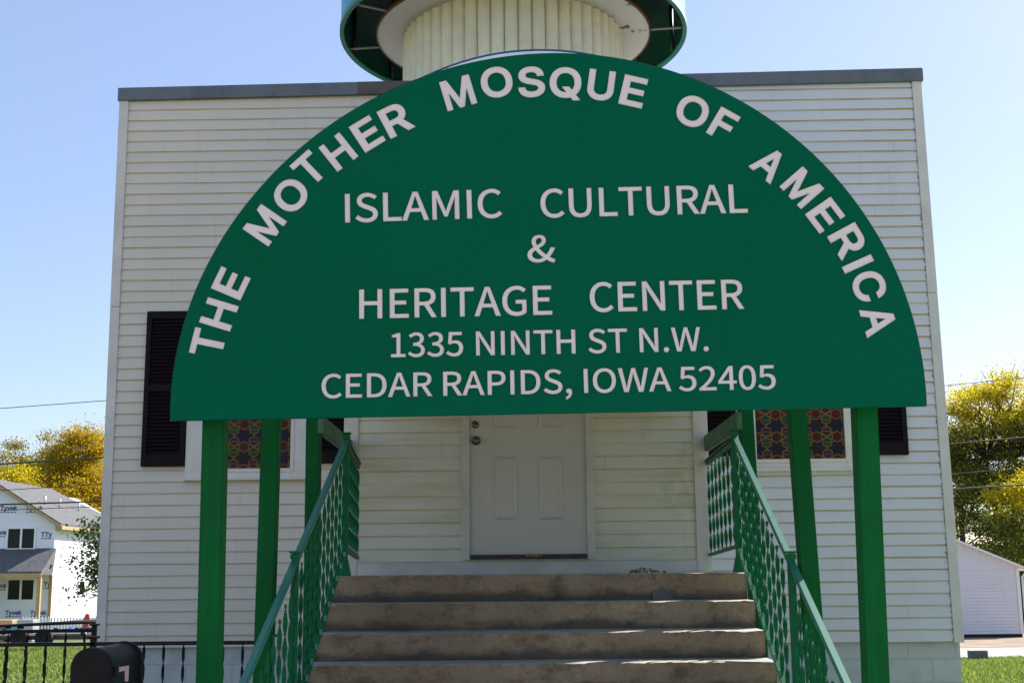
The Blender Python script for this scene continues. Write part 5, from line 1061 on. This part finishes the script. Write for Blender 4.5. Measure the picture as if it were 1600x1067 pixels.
# ================================================================ BACKGROUND RIGHT: GARAGE, BLOCK
YG = 48.0; gz2 = at(1550, 990, YG).z; gp = at(1590, 878, YG); gx0 = at(1400, 900, YG).x
ga_ = empty('white_garage', (gp.x, YG, gz2)); tag(ga_, 'white sided garage with a sloping gable right of the building', 'garage')
ze = at(1595, 886, YG).z - gz2; zr_ = ze + (at(1500, 852, YG).z - at(1595, 890, YG).z); slp = (at(1502, 857, YG).z-at(1597, 893, YG).z)/(gp.x-at(1502, 857, YG).x)
Wg = 6.5
bm = BM(); prism(bm, [(0, 0.02, 0.0), (0, 0.02, ze), (-Wg/2, 0.02, ze+slp*Wg/2), (-Wg, 0.02, ze), (-Wg, 0.02, 0)], (0, 7, 0))
k = 0
while k*0.12 < ze+slp*Wg/2-0.05:
    z = k*0.12; xa = 0 if z < ze else -(z-ze)/slp; xb = -Wg if z < ze else -Wg+(z-ze)/slp
    poly(bm, [(xa, 0.0, z), (xb, 0.0, z), (xb, 0.018, z+0.12), (xa, 0.018, z+0.12)]); k += 1
finish('wall', bm, M['gar'], ga_)
bm = BM(); 
for s in (0, 1):
    f_ = (lambda x: x) if s == 0 else (lambda x: -Wg-x)
    prism(bm, [(f_(0.35), -0.25, ze-slp*0.35+0.02), (f_(-Wg/2), -0.25, ze+slp*Wg/2+0.02), (f_(-Wg/2), 7.3, ze+slp*Wg/2+0.02), (f_(0.35), 7.3, ze-slp*0.35+0.02)], (0, 0, 0.07))
finish('roof', bm, M['white'], ga_)
bm = BM(); box(bm, -0.10, 0.02, -0.03, -0.001, 0, ze-0.05); finish('corner_board', bm, M['white'], ga_)
bm = BM(); tube(bm, [(0.10, -0.08, 0.1), (0.10, -0.08, ze-0.35), (0.25, -0.15, ze-0.15)], 0.045, 8); finish('downspout', bm, M['white'], ga_)
bm = BM(); box(bm, -Wg+0.05, -0.02, 0.01, 6.9, -0.6, -0.001); finish('foundation', bm, M['tyre'], ga_)
p_ = at(1531, 1034, 29.0); bm = BM(); box(bm, -0.20, 0.20, 0, 0.2, 0, 0.19, bev=0.012); o = finish('concrete_block', bm, M['patch'], loc=(p_.x, 29.0, ground(29)-0.0)); tag(o, 'small grey block at the grass edge of the right sidewalk', 'block')

# ================================================================ CABLES + POLES
def cable(p, q, sag, r, label):
    bm = BM(); p, q = Vector(p), Vector(q); pts = []
    for i in range(25): t = i/24; v = p.lerp(q, t); v.z -= sag*4*t*(1-t); pts.append(v)
    o_ = pts[0].copy(); tube(bm, [v-o_ for v in pts], r, 6); tag(finish('overhead_cable', bm, M['cable'], loc=o_), label, 'cable', 'overhead cables')
def span(px0, py0, px1, py1, Y, r, label, ext_a, ext_b):
    a, c = at(px0, py0, Y), at(px1, py1, Y); d = (c-a)/(c.x-a.x)
    A = a + d*(ext_a-a.x); B_ = a + d*(ext_b-a.x); cable(A, B_, 0.0, r, label)
span(0, 638, 162, 626, 40, 0.012, 'highest thin cable left of the building, against the sky', -27, -7)
span(0, 725, 160, 715, 40, 0.026, 'thick cable crossing the trees left of the building', -27, -7)
span(0, 766, 160, 756, 40, 0.012, 'thin cable crossing the trees above the wrapped house roof', -27, -7)
span(0, 788, 160, 783, 40, 0.026, 'thick cable crossing the gable of the wrapped house', -27, -7)
span(0, 797, 130, 792, 40, 0.012, 'lowest thin cable crossing the wrapped house', -27, -7)
span(1490, 693, 1600, 683, 40, 0.022, 'upper thick cable crossing the tall yellow tree', 7, 25)
span(1490, 740, 1600, 731, 40, 0.012, 'thin cable between two thick ones right of the building', 7, 25)
span(1490, 764, 1600, 757, 40, 0.026, 'lower thick cable crossing the yellow trees above the garage', 7, 25)
span(1560, 594, 1600, 590, 40, 0.010, 'thin cable above the crown of the tall yellow tree', 7, 25)
for x, l in ((-27, 'leftmost wooden utility pole'), (-7, 'wooden utility pole hidden left behind the building'), (7, 'wooden utility pole hidden right behind the building'), (25, 'rightmost wooden utility pole')):
    bm = BM(); tube(bm, [(0, 0, 0), (0, 0, 9.8 if x > 8 else 8.2)], [0.15, 0.10], 10); box(bm, -0.05, 0.05, -0.9, 0.9, 7.6, 7.72); tag(finish('utility_pole', bm, M['pole'], loc=(x, 40, ground(40))), l, 'utility pole', 'utility poles')

# ================================================================ TREES
def tree(name, x, Y, zg, H, rx, rz0, mat, label, nclump, leaves, size, seed, stems=1, spread=1.0, flat=0.55, shape=1.0, lean=(0, 0), branchy=8, yr=None, top_mat=None, topz=0.0, cfac=6.0):
    rnd = np.random.default_rng(seed); root = empty(name, (x, Y, zg)); tag(root, label, 'tree', 'autumn trees')
    zc_ = (rz0+H)/2; hz = (H-rz0)/2; yr = yr or rx
    C = []
    while len(C) < nclump:
        p = rnd.uniform(-1, 1, 3); r = np.linalg.norm(p)
        if r > 1 or r < 0.35*rnd.random(): continue
        w = 1 - 0.25*max(0, p[2])**2
        C.append((p[0]*rx*w, p[1]*yr*w, zc_+p[2]*hz))
    C = np.array(C); cs = rnd.uniform(0.55, 1.25, nclump)*size*cfac
    bm = BM()
    base = Vector((0, 0, -0.2)); fork = Vector((lean[0]*0.3, 0, rz0*0.55))
    st = []
    for s in range(stems):
        a = 2*math.pi*s/max(1, stems)+seed; tp = Vector((rx*0.35*spread*math.cos(a)+lean[0], yr*0.35*spread*math.sin(a), zc_+hz*0.45))
        r0 = 0.032*H*0.5/math.sqrt(stems); b0 = fork if stems > 1 else base
        mid_ = b0.lerp(tp, 0.5)+Vector((0.12*rx*math.cos(a), 0, 0)); pts = [b0, b0.lerp(mid_, 0.6), mid_, mid_.lerp(tp, 0.55), tp]
        tube(bm, pts, [r0, r0*0.8, r0*0.55, r0*0.35, r0*0.12], 8); st.append(pts)
    if stems > 1: tube(bm, [base, base.lerp(fork, 0.5), fork+Vector((0, 0, 0.15))], [0.024*H, 0.02*H, 0.017*H], 10)
    for i in range(min(branchy, nclump)):
        c = Vector(C[i]); pts = st[i % len(st)]; o_ = min((q for q in pts[1:4]), key=lambda q: (q-c).length + (8 if q.z > c.z else 0))
        m_ = o_.lerp(c, 0.5)+Vector((0, 0, -0.04*rx)); tube(bm, [o_, m_, c], [0.006*H, 0.0045*H, 0.0015*H], 6)
        for j in range(3):
            c2 = c + Vector(rnd.normal(0, 1, 3))*0.18*rx; tube(bm, [m_, c2], [0.003*H, 0.001*H], 4)
    finish('trunk', bm, M['bark'], root)
    n = nclump*leaves; idx = np.repeat(np.arange(nclump), leaves)
    off = rnd.normal(0, 1, (n, 3))*cs[idx][:, None]*np.array([0.5, 0.5, flat*0.5]); P = C[idx]+off
    u = rnd.normal(0, 1, (n, 3)); u /= np.linalg.norm(u, axis=1)[:, None]; v = np.cross(u, rnd.normal(0, 1, (n, 3))); v /= np.linalg.norm(v, axis=1)[:, None]
    s = (rnd.uniform(0.6, 1.3, n)*size)[:, None]; u *= s*0.6; v *= s*0.42
    Vv = np.stack([P-u, P+v-0.1*u, P+u, P-v+0.1*u], 1).reshape(-1, 3); Fc = np.arange(n*4).reshape(n, 4)
    me = bpy.data.meshes.new('crown'); me.vertices.add(n*4); me.vertices.foreach_set('co', Vv.ravel()); me.loops.add(n*4); me.loops.foreach_set('vertex_index', Fc.ravel().astype(np.int32))
    me.polygons.add(n); me.polygons.foreach_set('loop_start', (np.arange(n)*4).astype(np.int32)); me.polygons.foreach_set('loop_total', np.full(n, 4, np.int32)); me.update(calc_edges=True)
    me.materials.append(M[mat])
    if top_mat:
        me.materials.append(M[top_mat]); mi_ = ((P[:, 2] + rnd.normal(0, 0.05, n)*H) > topz).astype(np.int32); me.polygons.foreach_set('material_index', mi_)
    o = bpy.data.objects.new('crown', me); COL.objects.link(o); o.parent = root; return root
def T(px, pyt, Y): p = at(px, pyt, Y); return p.x, p.z-ground(Y)
x, H = T(1566, 586, 70); tree('maple_tree', x, 70, ground(70), H, 4.6, 4.2, 'lf_mix', 'tall open yellow topped tree behind the white garage', 110, 620, 0.10, 11, stems=5, branchy=55, top_mat='lf_yellow', topz=H*0.78, cfac=11.0)
x, H = T(1640, 600, 74); tree('maple_tree', x, 74, ground(74), H, 4.0, 4.0, 'lf_yellow', 'yellow tree cut by the right edge behind the tall one', 60, 330, 0.13, 12, stems=2, branchy=14, cfac=9.0)
x, H = T(1612, 730, 62); tree('maple_tree', x, 62, ground(62), H, 2.6, 2.2, 'lf_mix', 'lower dense yellow green tree at the right edge beside the garage roof', 60, 380, 0.11, 13, top_mat='lf_yellow', topz=H*0.72, cfac=9.0)
x, H = T(1490, 640, 84); tree('maple_tree', x, 84, ground(84), H, 4.0, 3.0, 'lf_mix', 'green and yellow tree half hidden by the right building corner', 70, 240, 0.14, 14, stems=2, cfac=8.5)
x, H = T(138, 664, 88); tree('maple_tree', x, 88, ground(88), H, 3.0, 3.0, 'lf_orange', 'dense golden orange tree beside the left building corner', 110, 950, 0.11, 21, cfac=12)
x, H = T(96, 740, 84); tree('maple_tree', x, 84, ground(84), H, 1.9, 3.0, 'lf_orange', 'low golden tree between the olive trees and the orange one', 50, 400, 0.13, 29, cfac=9.5)
x, H = T(74, 682, 98); tree('oak_tree', x, 98, ground(98), H, 2.9, 4.0, 'lf_olive', 'airy olive brown tree left of the golden orange one', 60, 280, 0.14, 22, stems=2, branchy=20, cfac=8.5)
x, H = T(10, 680, 96); tree('oak_tree', x, 96, ground(96), H, 3.2, 4.0, 'lf_olive', 'thin topped olive tree above the ridge of the wrapped house', 60, 270, 0.14, 23, stems=2, branchy=20, cfac=8.5)
x, H = T(40, 722, 92); tree('oak_tree', x, 92, ground(92), H, 3.3, 3.0, 'lf_mix', 'lower yellow green tree right behind the roof of the wrapped house', 70, 300, 0.14, 24, top_mat='lf_yellow', topz=H*0.6, cfac=9.0)
x, H = T(-40, 735, 90); tree('oak_tree', x, 90, ground(90), H, 3.6, 3.0, 'lf_yellow', 'yellow tree cut by the left edge behind the wrapped house', 60, 300, 0.14, 25, cfac=9.0)
x, H = T(166, 800, 44); tree('young_tree', x, 44, ground(44), H, 0.95, 1.3, 'lf_green', 'small green tree half hidden by the left building corner', 26, 70, 0.11, 26, branchy=16)

# far tree line as one mass
rnd = np.random.default_rng(99); n = 26000
X_ = rnd.uniform(-150, 150, n); Yv = rnd.uniform(150, 165, n); hgt = 5.5+2.2*np.sin(X_*0.11)+1.4*np.sin(X_*0.37+1); Z_ = -2.9 + rnd.random(n)**0.8*hgt
P = np.stack([X_, Yv, Z_], 1); u = rnd.normal(0, 1, (n, 3))*0.5; v = rnd.normal(0, 1, (n, 3))*0.4
Vv = np.stack([P-u, P+v, P+u, P-v], 1).reshape(-1, 3)
me = bpy.data.meshes.new('tree_line'); me.from_pydata([tuple(q) for q in Vv], [], [tuple(range(i*4, i*4+4)) for i in range(n)]); me.materials.append(M['lf_mix'])
tl_o = bpy.data.objects.new('tree_line', me); COL.objects.link(tl_o); tag(tl_o, 'far wood on the horizon behind the houses', 'wood', kind='stuff')

# grass blades on the visible lawns
rnd = np.random.default_rng(5)
def grass(name, x0, x1, y0, y1, n, label):
    Y_ = rnd.uniform(y0, y1, n); X_ = rnd.uniform(x0, x1, n)
    gz = np.array([ground(y) for y in Y_]); h = rnd.uniform(0.03, 0.09, n)*(1+0.5*np.sin(X_*1.7)*np.cos(Y_*1.1)); w = rnd.uniform(0.012, 0.03, n); a = rnd.uniform(0, 6.28, n)
    B0 = np.stack([X_-w*np.cos(a), Y_-w*np.sin(a), gz], 1); B1 = np.stack([X_+w*np.cos(a), Y_+w*np.sin(a), gz], 1); Tp = np.stack([X_+rnd.normal(0, .03, n), Y_+rnd.normal(0, .03, n), gz+h], 1)
    Vv = np.stack([B0, B1, Tp], 1).reshape(-1, 3); me = bpy.data.meshes.new(name); me.vertices.add(n*3); me.vertices.foreach_set('co', Vv.ravel()); me.loops.add(n*3); me.loops.foreach_set('vertex_index', np.arange(n*3, dtype=np.int32))
    me.polygons.add(n); me.polygons.foreach_set('loop_start', (np.arange(n)*3).astype(np.int32)); me.polygons.foreach_set('loop_total', np.full(n, 3, np.int32)); me.update(calc_edges=True); me.materials.append(M['lf_grass'])
    o = bpy.data.objects.new(name, me); COL.objects.link(o); tag(o, label, 'grass', kind='stuff')
grass('grass', -21, -5, 17, 48.4, 90000, 'green lawn left of the building up to the street')
grass('grass', 6, 15, 17, 29.6, 40000, 'green lawn right of the building up to the sidewalk')
